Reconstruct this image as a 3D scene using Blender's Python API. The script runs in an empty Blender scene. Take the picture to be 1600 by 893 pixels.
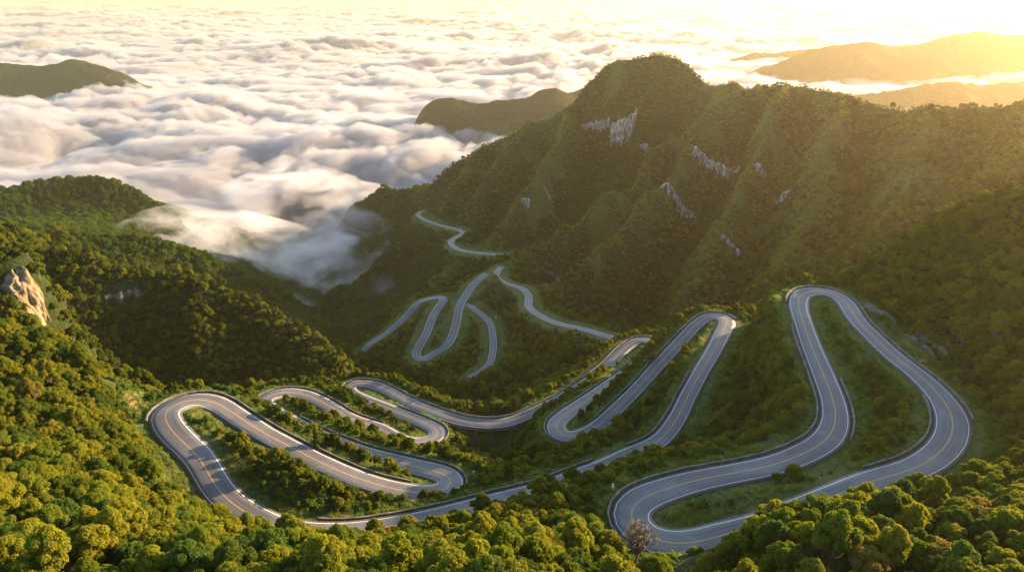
import bpy, bmesh, math, random
import numpy as np

rad = math.radians
S = bpy.context.scene
C = S.collection
ZC = 500.0                                   # height of the viewpoint; the valley floor lies about 300 m below it

# ------------------------------------------------------------------ camera, sky, sun, exposure
PITCH = rad(23.8)
cam = bpy.data.cameras.new('camera')
cam.sensor_width = 36; cam.lens = 24.0; cam.clip_start = 1; cam.clip_end = 120000
camo = bpy.data.objects.new('camera', cam); C.objects.link(camo)
camo.location = (0, 0, ZC); camo.rotation_euler = (math.pi/2 - PITCH, 0, 0)
S.camera = camo
SUN_AZ, SUN_EL = rad(61), rad(13.0)
world = bpy.data.worlds.new('World'); S.world = world; world.use_nodes = True
wn = world.node_tree.nodes
sky = wn.new('ShaderNodeTexSky'); sky.sky_type = 'NISHITA'; sky.sun_disc = False
sky.sun_elevation = SUN_EL; sky.sun_rotation = SUN_AZ; sky.air_density = 1.0; sky.dust_density = 0.6
world.node_tree.links.new(sky.outputs[0], wn['Background'].inputs[0])
wn['Background'].inputs[1].default_value = 0.13
sl = bpy.data.lights.new('sun', 'SUN'); sl.energy = 5.0; sl.angle = rad(0.5); sl.color = (1.0, 0.67, 0.35)
so = bpy.data.objects.new('sun', sl); C.objects.link(so)
so.rotation_euler = (math.pi/2 - SUN_EL, 0, -SUN_AZ + math.pi)
S.view_settings.view_transform = 'Standard'; S.view_settings.look = 'None'
S.view_settings.gamma = 1; S.view_settings.use_curve_mapping = False
S.view_settings.exposure = 2.05
HAZE_D, HAZE_G = .00008, .76
S.cycles.use_denoising = True
S.cycles.max_bounces = 8; S.cycles.volume_bounces = 2; S.cycles.transparent_max_bounces = 16
S.cycles.diffuse_bounces = 3; S.cycles.glossy_bounces = 2; S.cycles.transmission_bounces = 3
S.cycles.caustics_reflective = False; S.cycles.caustics_refractive = False

# ------------------------------------------------------------------ helpers
F_PX = 1600*24.0/36.0
cp, sp_ = math.cos(PITCH), math.sin(PITCH)
def at(px, py, d=None, z=None):
    """a surveyed spot: bearing and depression as read off the photograph, with its distance d or its height z below the viewpoint"""
    u = (px-800.0)/F_PX; v = (446.5-py)/F_PX
    dy = cp + v*sp_; dz = -sp_ + v*cp
    if d is None: d = z/dz
    return (u*d, dy*d, dz*d)

rng = np.random.default_rng(7)
PERM = rng.permutation(1024)
GX = np.cos(np.linspace(0, 2*math.pi, 1024, endpoint=False))[rng.permutation(1024)]
GY = np.sqrt(1-GX**2)*np.where(rng.random(1024) < .5, -1, 1)
def perlin(x, y):
    xi = np.floor(x).astype(np.int64); yi = np.floor(y).astype(np.int64)
    xf = x-xi; yf = y-yi
    u = xf*xf*xf*(xf*(xf*6-15)+10); v = yf*yf*yf*(yf*(yf*6-15)+10)
    def g(ix, iy, fx, fy):
        h = PERM[(PERM[ix & 1023] + iy) & 1023]
        return GX[h]*fx + GY[h]*fy
    a = g(xi, yi, xf, yf); b = g(xi+1, yi, xf-1, yf); c = g(xi, yi+1, xf, yf-1); d = g(xi+1, yi+1, xf-1, yf-1)
    return (a*(1-u)+b*u)*(1-v) + (c*(1-u)+d*u)*v
def fbm(x, y, octs=4, gain=.5, lac=2.03):
    s = np.zeros_like(x); a = 1.0
    for i in range(octs):
        s += a*perlin(x+17.3*i, y-9.1*i); x = x*lac; y = y*lac; a *= gain
    return s
def smooth(a, b, x):
    t = np.clip((x-a)/(b-a), 0, 1); return t*t*(3-2*t)

def mesh_obj(name, verts, faces, mat=None, parent=None, shade=False):
    me = bpy.data.meshes.new(name)
    verts = np.asarray(verts, dtype=np.float32)
    if isinstance(faces, np.ndarray):
        n, k = faces.shape
        me.vertices.add(len(verts)); me.vertices.foreach_set('co', verts.ravel())
        me.loops.add(n*k); me.loops.foreach_set('vertex_index', faces.ravel().astype(np.int32))
        me.polygons.add(n); me.polygons.foreach_set('loop_start', (np.arange(n)*k).astype(np.int32))
        me.polygons.foreach_set('loop_total', np.full(n, k, dtype=np.int32)) if False else None
        me.update(calc_edges=True); me.validate()
    else:
        me.from_pydata([tuple(map(float, v)) for v in verts], [], faces)
    if shade: me.polygons.foreach_set('use_smooth', np.ones(len(me.polygons), dtype=bool))
    if mat: me.materials.append(mat)
    o = bpy.data.objects.new(name, me); C.objects.link(o)
    if parent: o.parent = parent
    return o
def tag(o, label=None, cat=None, group=None, kind=None):
    if label: o['label'] = label
    if cat: o['category'] = cat
    if group: o['group'] = group
    if kind: o['kind'] = kind
    return o
def empty(name, loc, rz=0):
    o = bpy.data.objects.new(name, None); o.empty_display_size = .5
    o.location = loc; o.rotation_euler = (0, 0, rz); C.objects.link(o); return o
def grid_faces(ny, nx):
    i = np.arange((ny-1)*(nx-1)); r = i//(nx-1); c = i % (nx-1); a = r*nx+c
    return np.stack([a, a+1, a+nx+1, a+nx], 1)

# --- material helpers
def new_mat(name):
    m = bpy.data.materials.new(name); m.use_nodes = True
    nt = m.node_tree; nt.nodes.clear()
    out = nt.nodes.new('ShaderNodeOutputMaterial')
    return m, nt, out
def N(nt, t, **k):
    n = nt.nodes.new(t)
    for a, b in k.items():
        if a.startswith('i_'): n.inputs[a[2:].replace('_', ' ')].default_value = b
        else: setattr(n, a, b)
    return n
def ramp(nt, fac, stops):
    r = nt.nodes.new('ShaderNodeValToRGB'); e = r.color_ramp.elements
    while len(e) < len(stops): e.new(.5)
    for el, (p, c) in zip(e, stops): el.position = p; el.color = (*c, 1) if len(c) == 3 else c
    nt.links.new(fac, r.inputs[0]); return r.outputs[0]
def noise(nt, scale, detail=4, rough=.55, vec=None, dist=0):
    n = nt.nodes.new('ShaderNodeTexNoise'); n.inputs['Scale'].default_value = scale
    n.inputs['Detail'].default_value = detail; n.inputs['Roughness'].default_value = rough
    n.inputs['Distortion'].default_value = dist
    if vec is None:
        g = nt.nodes.new('ShaderNodeNewGeometry'); vec = g.outputs['Position']
    nt.links.new(vec, n.inputs['Vector']); return n.outputs['Fac']
def mixc(nt, f, a, b):
    m = nt.nodes.new('ShaderNodeMix'); m.data_type = 'RGBA'
    for sock, v in ((m.inputs[0], f), (m.inputs[6], a), (m.inputs[7], b)):
        if isinstance(v, bpy.types.NodeSocket): nt.links.new(v, sock)
        elif isinstance(v, (int, float)): sock.default_value = v
        else: sock.default_value = (*v, 1)
    return m.outputs[2]
def mth(nt, op, a, b=None, c=None, clamp=False):
    m = nt.nodes.new('ShaderNodeMath'); m.operation = op; m.use_clamp = clamp
    for s, v in zip(m.inputs, (a, b, c)):
        if v is None: continue
        if isinstance(v, bpy.types.NodeSocket): nt.links.new(v, s)
        else: s.default_value = v
    return m.outputs[0]

# ------------------------------------------------------------------ roads: surveyed centre lines (bearing, depression, height)
# knots with a height fix it; heights between them are interpolated along the road
LOOP_WEST = [(391,804,-110),(362,786),(344,768),(332,751),(318,725),(304,706),(284,688),(267,669,-103.5),(257,652),(257.5,638),(270,628,-103),(293,622.5),(318,622),
    (340,629),(365.5,646),(393.5,664),(421.5,681),(458,700),(489,717,-117),(516,729),(554,745),(598,759),(648,770,-124),(675,770),(694,766),(705,757,-126),
    (706,748),(694,740),(670,733),(648,728),(608,718),(569,708,-134),(529,693),(497,680),(472,667),(449,655),(428,643),(415,633,-146),(413,624),
    (427,615.5),(455,612),(483,618),(520,637),(544,652),(569,661),(592,668,-157),(612,680),(636,690),(660,691,-160),(677,685),(685,678),(682,670),
    (662,660),(638,650),(611,639,-167),(588,630),(562,620),(545,611,-172),(546,602),(561,598),(581,600),(603.5,608),(628,622),(657,635),(687,646),(709,654,-168),
    (734,659),(761,661,-166),(793,659),(833,643),(864,628,-164),(897,609),(931,586),(954,567),(978,542),(998,531,-159),(1016,531),(1021,539),(1008,556),(988,574),
    (954,599,-150),(920,623),(887,645),(870,660,-143),(870,673),(887,682),(911,678),(937,663),(964,638,-135),(994.6,607.7),(1021.5,577.5),(1048,549),(1068.5,527),(1095,500,-119),
    (1115,490),(1131,491.5,-116),(1137,500),(1130,517),(1115.5,547),(1095,581),(1075,618,-118),(1055,658),(1028,690),(988,708,-120),(944,728),(907,742),(845,766,-119),(810,774.5),
    (771,784),(722,797,-117),(660,812),(600,824,-115),(540,831),(480,831),(430,822)]
LOOP_EAST = [(1128,838,-98),(1100,846),(1062,850),(1025,846),(997,832,-98),(983,810),(985,792),(1004,777),(1041,763,-97),(1087.5,750),(1150,738),(1212.5,725),(1250,711,-96),(1278,697),
    (1297,680),(1306,656,-95),(1302.5,628),(1287,586),(1269.5,544.6),(1255.6,506,-93),(1247,475),(1252,458.5,-92),(1269.5,453.6),(1297,456),(1318,468,-92),(1339,499.5),(1363,524),(1398,557),
    (1436,586,-92),(1471,621),(1488,652),(1486,682,-92),(1467,708),(1429,730,-92),(1360,752),(1300,775,-94),(1240,800),(1180,824)]
UPPER = [(985,534,-186),(949,525,-189),(913,514.5),(871,505,-200),(842,492),(826,479,-210),(826,463),(816,451),(790,443,-219),(775,432),(779,422,-224),(784,416,-225)]
RIM = [(795,398,-234),(786,397.7,-234),(757,396),
    (725,392),(708.6,385,-244),(705,377),(714,370),(724,364),(716.7,359,-262),(692,353),(666,344,-280),(655,337.6),(656.6,332,-292),(668,328)]
LOWER = [(555,560,-249),(565.7,550,-246),(578.7,537),(601,522.7),(630.6,498),(640,487,-226),(656.6,470.7),(676,464,-217),(691,464),(693,469,-216),(686,478),(676,495),(666,521,-222),(655,540.5),(650,553.5,-227),
    (655,562),(668,561,-227),(678,552),(689,547),(702,534,-221),(712,508),(718,479,-213),(728,461),(738,446),(752,433,-204),(761,428,-203)]
SPUR = [(715,470,-212.5),(719,474,-213),(730,475,-213),(744,485),(764,501.6,-216),(770,524),(770,550,-219),(764,570),(752,580,-222),(735,590)]

def spline(knots, closed=False, step=2.0):
    zs = [k[2] if len(k) > 2 else None for k in knots]
    n = len(knots)
    # rough chord lengths to interpolate the missing heights
    idx = [i for i in range(n) if zs[i] is not None]
    ps = [None]*n
    full = list(zs)
    rep = 2 if closed else 1
    for it in range(3):
        if it == 0: s = np.arange(n*rep, dtype=float)
        else:
            P = np.array(ps*rep); s = np.concatenate([[0], np.cumsum(np.linalg.norm(np.diff(P[:, :2], axis=0), axis=1))])
        kn = [(s[i+r*n], zs[i]) for r in range(rep) for i in idx]
        for i in range(n):
            si = s[i] if not closed or i >= idx[0] else s[i+n]
            full[i] = float(np.interp(si, [k[0] for k in kn], [k[1] for k in kn]))
        ps = [at(k[0], k[1], z=full[i]) for i, k in enumerate(knots)]
    P = np.array(ps)
    if closed: Q = np.vstack([P[-1:], P, P[:2]])
    else: Q = np.vstack([2*P[0]-P[1], P, 2*P[-1]-P[-2]])
    out = []; ki = []
    for i in range(1, len(Q)-2):
        a, b, c, d = Q[i-1], Q[i], Q[i+1], Q[i+2]
        L = np.linalg.norm(c-b); m = max(2, int(L/step*2))
        # centripetal Catmull-Rom
        t0 = 0; t1 = t0+max(1e-3, np.linalg.norm(b-a))**.5; t2 = t1+max(1e-3, np.linalg.norm(c-b))**.5; t3 = t2+max(1e-3, np.linalg.norm(d-c))**.5
        for t in np.linspace(t1, t2, m, endpoint=False):
            A1 = (t1-t)/(t1-t0)*a+(t-t0)/(t1-t0)*b; A2 = (t2-t)/(t2-t1)*b+(t-t1)/(t2-t1)*c; A3 = (t3-t)/(t3-t2)*c+(t-t2)/(t3-t2)*d
            B1 = (t2-t)/(t2-t0)*A1+(t-t0)/(t2-t0)*A2; B2 = (t3-t)/(t3-t1)*A2+(t-t1)/(t3-t1)*A3
            out.append((t2-t)/(t2-t1)*B1+(t-t1)/(t2-t1)*B2); ki.append(i-1+(t-t1)/(t2-t1))
    if not closed: out.append(P[-1]); ki.append(n-1)
    out = np.array(out); ki = np.array(ki)
    O = np.vstack([out, out[:1]]) if closed else out
    K = np.concatenate([ki, [n]]) if closed else ki
    s = np.concatenate([[0], np.cumsum(np.linalg.norm(np.diff(O, axis=0), axis=1))])
    m = int(s[-1]/step)
    ss = np.linspace(0, s[-1], m, endpoint=not closed)
    R = np.stack([np.interp(ss, s, O[:, k]) for k in range(3)], 1); KK = np.interp(ss, s, K)
    # soften kinks
    for _ in range(3):
        if closed: R = .25*np.roll(R, 1, 0)+.5*R+.25*np.roll(R, -1, 0)
        else: R[1:-1] = .25*R[:-2]+.5*R[1:-1]+.25*R[2:]
    zz = R[:, 2]
    for _ in range(30):
        if closed: zz = .25*np.roll(zz, 1)+.5*zz+.25*np.roll(zz, -1)
        else: zz[1:-1] = .25*zz[:-2]+.5*zz[1:-1]+.25*zz[2:]
    R[:, 2] = zz
    return R, KK
ROADS = {}
# the carriageway widens on the hairpins: half widths in metres
WIDTHS = {'west': [(391,804,3.7),(267,669,4.0),(318,622,3.8),(421,681,3.4),(598,759,3.4),(705,757,4.0),(608,718,3.7),(472,667,3.5),(413,624,3.7),(544,652,3.5),(685,678,3.8),(611,639,3.3),(546,602,3.5),(657,635,3.4),(761,661,3.5),
    (864,628,3.2),(954,567,3.0),(1016,531,3.2),(988,574,3.2),(870,673,3.7),(911,678,3.3),(994.6,607.7,2.9),(1095,500,2.9),(1131,491.5,3.3),(1095,581,2.9),(1028,690,3.1),(845,766,3.5),(600,824,3.6)],
  'east': [(1128,838,3.7),(983,810,4.1),(1004,777,4.0),(1150,738,3.4),(1297,680,3.6),(1287,586,3.3),(1255.6,506,3.0),(1269,453.6,3.3),(1339,499.5,3.0),(1436,586,3.3),(1488,652,3.9),(1429,730,3.5)]}
for nm, kn, cl, hw in (('west', LOOP_WEST, True, 3.9), ('east', LOOP_EAST, True, 4.1), ('upper', UPPER, False, 3.1), ('rim', RIM, False, 3.1), ('lower', LOWER, False, 3.3), ('spur', SPUR, False, 2.7)):
    R, K = spline(kn, cl)
    wk = [(min(range(len(kn)), key=lambda i: abs(kn[i][0]-a)+abs(kn[i][1]-b)), c) for a, b, c in WIDTHS.get(nm, [])] or [(0, hw)]
    wk.sort(); w_ = np.interp(K, [a for a, _ in wk], [c for _, c in wk], period=len(kn) if cl else None)
    ROADS[nm] = dict(P=R, K=K, closed=cl, hw=hw, w=w_)

# ------------------------------------------------------------------ terrain: surveyed spots of ridges, slopes and ravines (bearing, depression, distance)
SPOTS = [
 # near hill below the viewpoint
 (0,893,80),(200,893,82),(400,893,86),(600,893,90),(800,893,90),(1000,893,93),(1200,893,88),(1400,893,84),(1600,893,82),(-300,893,80),(1900,893,80),(-300,700,110),(-300,500,190),
 (700,868,105),(850,868,105),(1000,930,98),(1080,965,95),(1200,845,98),(1300,822,99),(1450,820,99),(1600,825,96),(600,878,109),(500,872,116),(420,862,124),(1750,800,96),
 (0,510,195),(0,600,156),(0,700,121),(0,800,97),(100,530,190),(100,600,162),(100,700,128),(200,800,108),(190,580,184),(215,625,172),(190,700,142),(226,695,152),(285,790,138),(340,828,133),
 # hill at the left edge with the bare rock face
 (0,348,232),(30,375,230),(50,410,228),(62,455,224),(64,500,222),(-100,300,230),(-300,250,240),(-40,420,222),
 # dark ridge across the ravine
 (20,345,400),(60,375,400),(150,392,410),(270,425,420),(400,472,430),(470,512,430),(520,555,418),(-200,320,400),
 (100,510,395),(150,450,404),(250,480,412),(250,540,398),(300,590,374),(350,500,418),(400,540,406),(450,580,386),(350,600,340),(400,598,305),(200,560,388),(300,540,402),(300,450,408),(100,430,390),
 (60,500,392),
 # valley floor and second ridge
 (150,420,505),(280,450,520),(100,365,600),(230,376,640),(310,396,660),(380,432,680),(430,450,700),(430,440,800),(480,430,900),(500,480,650),(540,520,560),(600,580,440),(700,600,400),(650,575,430),
 (450,400,1050),(400,360,1250),(520,400,1000),(560,450,800),(600,420,830),(620,380,930),(560,350,1080),
 # third ridge, lit, at the cloud's edge
 (-200,310,820),(0,300,850),(60,290,870),(140,279,900),(190,287,910),(215,303,915),(255,325,920),(60,340,780),(150,330,835),(150,362,760),(60,310,840),(0,330,780),
 # right wall of the valley
 (540,330,1150),(600,289,1100),(650,289,1060),(620,320,1020),(670,289,1000),(700,260,1000),(750,228,990),(830,190,960),(895,165,930),(912,135,920),(945,102,910),(985,95,900),(1050,99,890),(1095,117,880),(1110,129,870),
 (1150,129,830),(1165,143,800),(1190,136,760),(1230,131,740),(1300,150,700),(1380,177,650),(1450,180,610),(1520,170,570),(1600,165,530),(1800,150,480),
 (920,205,862),(970,225,842),(1000,150,868),(950,150,890),(930,185,875),(1050,150,860),
 (750,300,850),(720,325,852),(760,250,930),(780,330,790),(800,355,700),(800,300,760),(800,250,840),(850,220,872),
 (1100,180,790),(1020,240,720),(950,300,660),(880,350,620),(825,392,590),(1000,233,800),(930,292,745),(860,342,700),(805,382,655),(905,240,840),
 (1080,230,692),(1000,310,622),(940,380,562),(880,430,532),(1062,222,762),(988,296,696),(925,368,628),(868,424,588),(1150,150,765),(1070,300,650),(1010,400,560),
 (1200,250,640),(1200,350,540),(1150,430,465),(1050,470,440),(1000,500,420),(1250,300,560),(1300,250,580),(1350,350,440),(1300,400,400),(1250,432,345),(1180,460,325),(1450,250,480),(1550,220,480),(1400,332,400),(1120,350,560),
 (1500,300,420),(1600,250,420),(1700,250,400),
 # hill above the eastern loop
 (1330,442,246),(1360,405,250),(1400,367,248),(1450,342,238),(1500,326,228),(1600,303,212),(1750,280,200),(1360,450,232),(1400,450,226),(1450,480,210),(1500,560,185),(1540,640,168),(1600,500,182),(1600,600,162),(1600,700,140),(1900,500,170),(1900,650,150),(1900,300,190),
 # between the loops
 (1180,560,216),(1180,500,262),(1200,650,184),(1100,700,190),(1180,610,196),(1130,640,200),(1380,640,166),(1340,580,180),(1400,690,152),(830,600,345),(800,560,400),(900,565,372),(760,687,283),(780,706,270),(700,610,385),(780,610,365),(760,640,322),
 (800,730,205),(780,742,193),(880,720,200),(640,690,250),(850,690,240),(520,665,235),(470,640,255),(560,690,225),
 (400,700,168),(420,740,160),(360,690,172),(480,770,158),(1080,790,139),
]
CANOPY = 3.6      # the surveyed skylines are tree tops: the ground lies lower
pts = [(x, y, z-CANOPY*min(1, max(0, (math.hypot(x, y)-110)/60))) for x, y, z in (at(p[0], p[1], d=p[2]) for p in SPOTS)]
# far sides of the skylines, and ground outside the view
def behind(px, py, d, dd, dz): x, y, z = at(px, py, d=d); f = (d+dd)/d; return (x*f, y*f, z-dz)
for px, py, d in ((670,289,1000),(750,228,990),(830,190,960),(912,135,920),(985,95,900),(1095,117,880),(1190,136,760),(1300,150,700),(1450,180,610),(1600,165,530)):
    pts += [behind(px, py, d, 70, 48), behind(px, py, d, 180, 150), behind(px, py, d, 400, 290)]
for px, py, d in ((-200,310,820),(0,300,850),(140,279,900),(600,289,1100)):
    pts += [behind(px, py, d, 120, 50), behind(px, py, d, 300, 130), behind(px, py, d, 550, 220)]
for px, py, d in ((1330,442,246),(1400,367,248),(1500,326,228),(1600,303,212)):
    pts += [behind(px, py, d, 40, 22), behind(px, py, d, 80, 52)]
# the near hill breaks off behind its crest, down into the ravine
pts += [behind(0, 510, 195, 12, 12), behind(50, 515, 193, 14, 18), behind(100, 530, 190, 16, 22), behind(150, 555, 187, 16, 22), behind(190, 580, 184, 16, 24), behind(100, 530, 190, 45, 52), behind(150, 555, 187, 45, 56), behind(190, 580, 184, 45, 58),
        behind(100, 530, 190, 100, 95), behind(190, 580, 184, 100, 90), behind(240, 600, 182, 40, 50), behind(215, 560, 240, 20, 20)]
pts += [(0,-60,-48),(-120,-60,-52),(150,-60,-52),(0,0,-46),(60,20,-50),(-60,20,-50),(0,50,-57),(-350,50,-60),(-300,150,-70),(350,50,-54),(400,150,-44),(300,250,-52),(300,330,-42),(420,400,-30),(500,300,-30),(600,600,-60),  # unseen ground right of view, its height shaped to shade the road loops
        (900,300,-60),(900,700,-110),(900,1100,-250),(-800,300,-130),(-800,600,-220),(-800,0,-90),(900,0,-60),(-800,1400,-380),(0,1500,-400),(900,1500,-400)]
pts = np.array(pts)
rp = np.vstack([r['P'][::6] for n_, r in ROADS.items()])
pts = np.vstack([pts, rp])
# drop near-duplicates
keep = []
for i in range(len(pts)-1, -1, -1):
    if all((pts[i, 0]-pts[j, 0])**2+(pts[i, 1]-pts[j, 1])**2 > 16 for j in keep): keep.append(i)
pts = pts[keep]
def solve(P):
    D = np.sqrt(((P[:, None, :2]-P[None, :, :2])**2).sum(-1)+9.0)
    n = len(P); A = np.zeros((n+3, n+3)); A[:n, :n] = D + np.eye(n)*0.0
    A[:n, n] = 1; A[:n, n+1:] = P[:, :2]; A[n, :n] = 1; A[n+1:, :n] = P[:, :2].T
    b = np.zeros(n+3); b[:n] = P[:, 2]
    return np.linalg.solve(A, b)
W = solve(pts)
def base_height(x, y):
    sh = x.shape; x = x.ravel(); y = y.ravel(); z = np.empty_like(x)
    for i in range(0, len(x), 8000):
        xx = x[i:i+8000]; yy = y[i:i+8000]
        D = np.sqrt((xx[:, None]-pts[None, :, 0])**2+(yy[:, None]-pts[None, :, 1])**2+9.0)
        z[i:i+8000] = D@W[:-3]+W[-3]+W[-2]*xx+W[-1]*yy
    return z.reshape(sh)
X0, X1, Y0, Y1, CELL = -800.0, 920.0, -80.0, 1520.0, 2.5
nx = int((X1-X0)/CELL)+1; ny = int((Y1-Y0)/CELL)+1
gx = np.linspace(X0, X1, nx); gy = np.linspace(Y0, Y1, ny)
GXX, GYY = np.meshgrid(gx, gy)
# coarse survey surface, then bilinear refinement
K = 2
cx = np.linspace(X0, X1, (nx-1)//K+2); cy = np.linspace(Y0, Y1, (ny-1)//K+2)
CXX, CYY = np.meshgrid(cx, cy); HB = base_height(CXX, CYY)
def bil(H, ax, ay, x, y):
    fx = np.clip((x-ax[0])/(ax[1]-ax[0]), 0, len(ax)-1.001); fy = np.clip((y-ay[0])/(ay[1]-ay[0]), 0, len(ay)-1.001)
    i = fx.astype(int); j = fy.astype(int); u = fx-i; v = fy-j
    return (H[j, i]*(1-u)+H[j, i+1]*u)*(1-v)+(H[j+1, i]*(1-u)+H[j+1, i+1]*u)*v
H = bil(HB, cx, cy, GXX, GYY)
# distance to the nearest road and that road's height
RD = np.full(H.shape, 1e3); RZ = np.zeros(H.shape); RM = 26.0
for nm, r in ROADS.items():
    for p in r['P']:
        i0 = max(0, int((p[0]-RM-X0)/CELL)); i1 = min(nx, int((p[0]+RM-X0)/CELL)+2)
        j0 = max(0, int((p[1]-RM-Y0)/CELL)); j1 = min(ny, int((p[1]+RM-Y0)/CELL)+2)
        if i0 >= i1 or j0 >= j1: continue
        d = np.sqrt((GXX[j0:j1, i0:i1]-p[0])**2+(GYY[j0:j1, i0:i1]-p[1])**2) - (r['hw']-3.9)
        m = d < RD[j0:j1, i0:i1]
        RD[j0:j1, i0:i1][m] = d[m]; RZ[j0:j1, i0:i1][m] = p[2]
# gullies and knolls, growing away from the roads and from the viewpoint's own hill
dist = np.sqrt(GXX**2+GYY**2)
far = smooth(200, 700, dist)*smooth(12, 60, np.where(RD > 900, 60, RD)+0.0)
wx = GXX+30*perlin(GXX/140, GYY/140); wy = GYY+30*perlin(GXX/140+40, GYY/140)
ridged = (1-2*np.abs(perlin(wx/90, wy/90)))*.6+(1-2*np.abs(perlin(wx/41+5, wy/41)))*.3
ridged = ridged+.75*(1-2*np.abs(perlin(wx/175+9, wy/175)))
rough_ = .3+.7*smooth(-120, 20, GXX-.05*GYY)
# spurs: their crest lines keep their height and the flanks between them are carved into gullies
SPURS = [
 (30, [(670,289,1000),(700,260,1000),(750,228,990),(830,190,960),(895,165,930),(912,135,920),(945,102,910),(985,95,900),(1050,99,890),(1095,117,880),(1110,129,870),(1150,129,830),(1165,143,800),(1190,136,760),(1230,131,740),(1300,150,700),(1380,177,650),(1450,180,610),(1520,170,570),(1600,165,530),(1800,150,480)]),
 (34, [(750,228,990),(705,290,930),(685,322,890)]), (34, [(830,190,960),(778,262,900),(738,325,850)]),
 (40, [(895,165,930),(868,235,855),(825,300,770),(785,352,705),(738,385,672)]),
 (46, [(1110,129,870),(1165,143,800),(1100,180,790),(1020,240,720),(950,300,660),(880,350,620),(828,392,592)]),
 (46, [(1190,136,760),(1080,230,692),(1000,310,622),(940,380,562),(878,432,532)]),
 (40, [(1230,131,740),(1185,230,655),(1135,330,570),(1085,425,478)]), (24, [(1300,150,700),(1292,250,580),(1265,340,500),(1205,420,405)]), (16, [(1450,180,610),(1425,270,480),(1385,345,415)]), (14, [(1600,165,530),(1570,250,440),(1540,300,395)]),
 (22, [(-200,320,400),(20,345,400),(60,375,400),(150,392,410),(270,425,420),(400,472,430),(470,512,430),(520,555,418)]),
 (18, [(100,365,600),(230,376,640),(310,396,660),(380,432,680),(430,450,700)]), (20, [(0,300,850),(60,290,870),(140,279,900),(190,287,910),(215,303,915),(255,325,920)]),
 (26, [(670,289,1000),(650,289,1060),(600,289,1100),(545,325,1150)]), (22, [(660,330,960),(610,370,900),(560,420,820),(530,465,720)]), (22, [(700,420,640),(650,440,600),(610,480,560)]),
]
def seg_dist(x, y, L):
    q = np.array([at(a, b, d=c)[:2] for a, b, c in L]); d = np.full(x.shape, 1e9)
    for a, b in zip(q[:-1], q[1:]):
        ab = b-a; t = np.clip(((x-a[0])*ab[0]+(y-a[1])*ab[1])/(ab@ab), 0, 1); d = np.minimum(d, np.hypot(x-a[0]-t*ab[0], y-a[1]-t*ab[1]))
    return d
sx_ = GXX+16*perlin(GXX/70+3, GYY/70)+6*perlin(GXX/27, GYY/27); sy_ = GYY+16*perlin(GXX/70, GYY/70+31)+6*perlin(GXX/27+8, GYY/27)
DR = np.full(H.shape, 1e9); AM = np.zeros(H.shape); WS = np.zeros(H.shape)
for amp, L in SPURS:
    d = seg_dist(sx_, sy_, L); m = d < DR; DR[m] = d[m]
    wgt = np.exp(-d/25); AM += wgt*amp; WS += wgt
AM = AM/np.maximum(WS, 1e-9)
carve = 1.8*AM*(1-np.exp(-(DR/24)**1.4))*np.exp(-(DR/110)**2)
H -= carve*smooth(10, 45, np.where(RD > 900, 60, RD))*smooth(250, 330, dist)
H += rough_*far*(9*ridged-4+6*fbm(GXX/60, GYY/60, 4))
H += (1-far)*smooth(5, 20, RD)*2.2*fbm(GXX/26, GYY/26, 3)
# cut and fill for the roads, except under the bridge
bx, by, _ = at(762, 661, z=-166)
bw = smooth(8, 20, np.sqrt((GXX-bx)**2+((GYY-by))**2))
w = (1-smooth(6.4, 15, RD))*bw
H = H*(1-w)+(RZ-.35)*w
H = np.where(bw < .9, np.minimum(H, np.where(RD < 20, RZ-2-8*(1-bw), H)), H)
# the domed summit stands proud of the ridge, steep all round
hx, hy, _ = at(1008, 112, d=878); rr_ = np.hypot((sx_-hx)/72, (sy_-hy)/58)
H += 16*np.clip(1.08-rr_**2.6, 0, 1)**.8-10*np.exp(-(rr_/1.5)**2)
# bare grassy spurs on the far slopes
MEADOW = smooth(.10, .42, .8*perlin(GXX/60+21, GYY/60)+.5*perlin(GXX/19, GYY/19+4)+.26*np.exp(-(DR/22)**2)-.04)*smooth(380, 560, dist)*smooth(-200, -60, GXX)
def height(x, y): return bil(H, gx, gy, np.asarray(x, float), np.asarray(y, float))
roaddist = lambda x, y: bil(RD, gx, gy, np.asarray(x, float), np.asarray(y, float))
V = np.stack([GXX.ravel(), GYY.ravel(), H.ravel()+ZC], 1)

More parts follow.
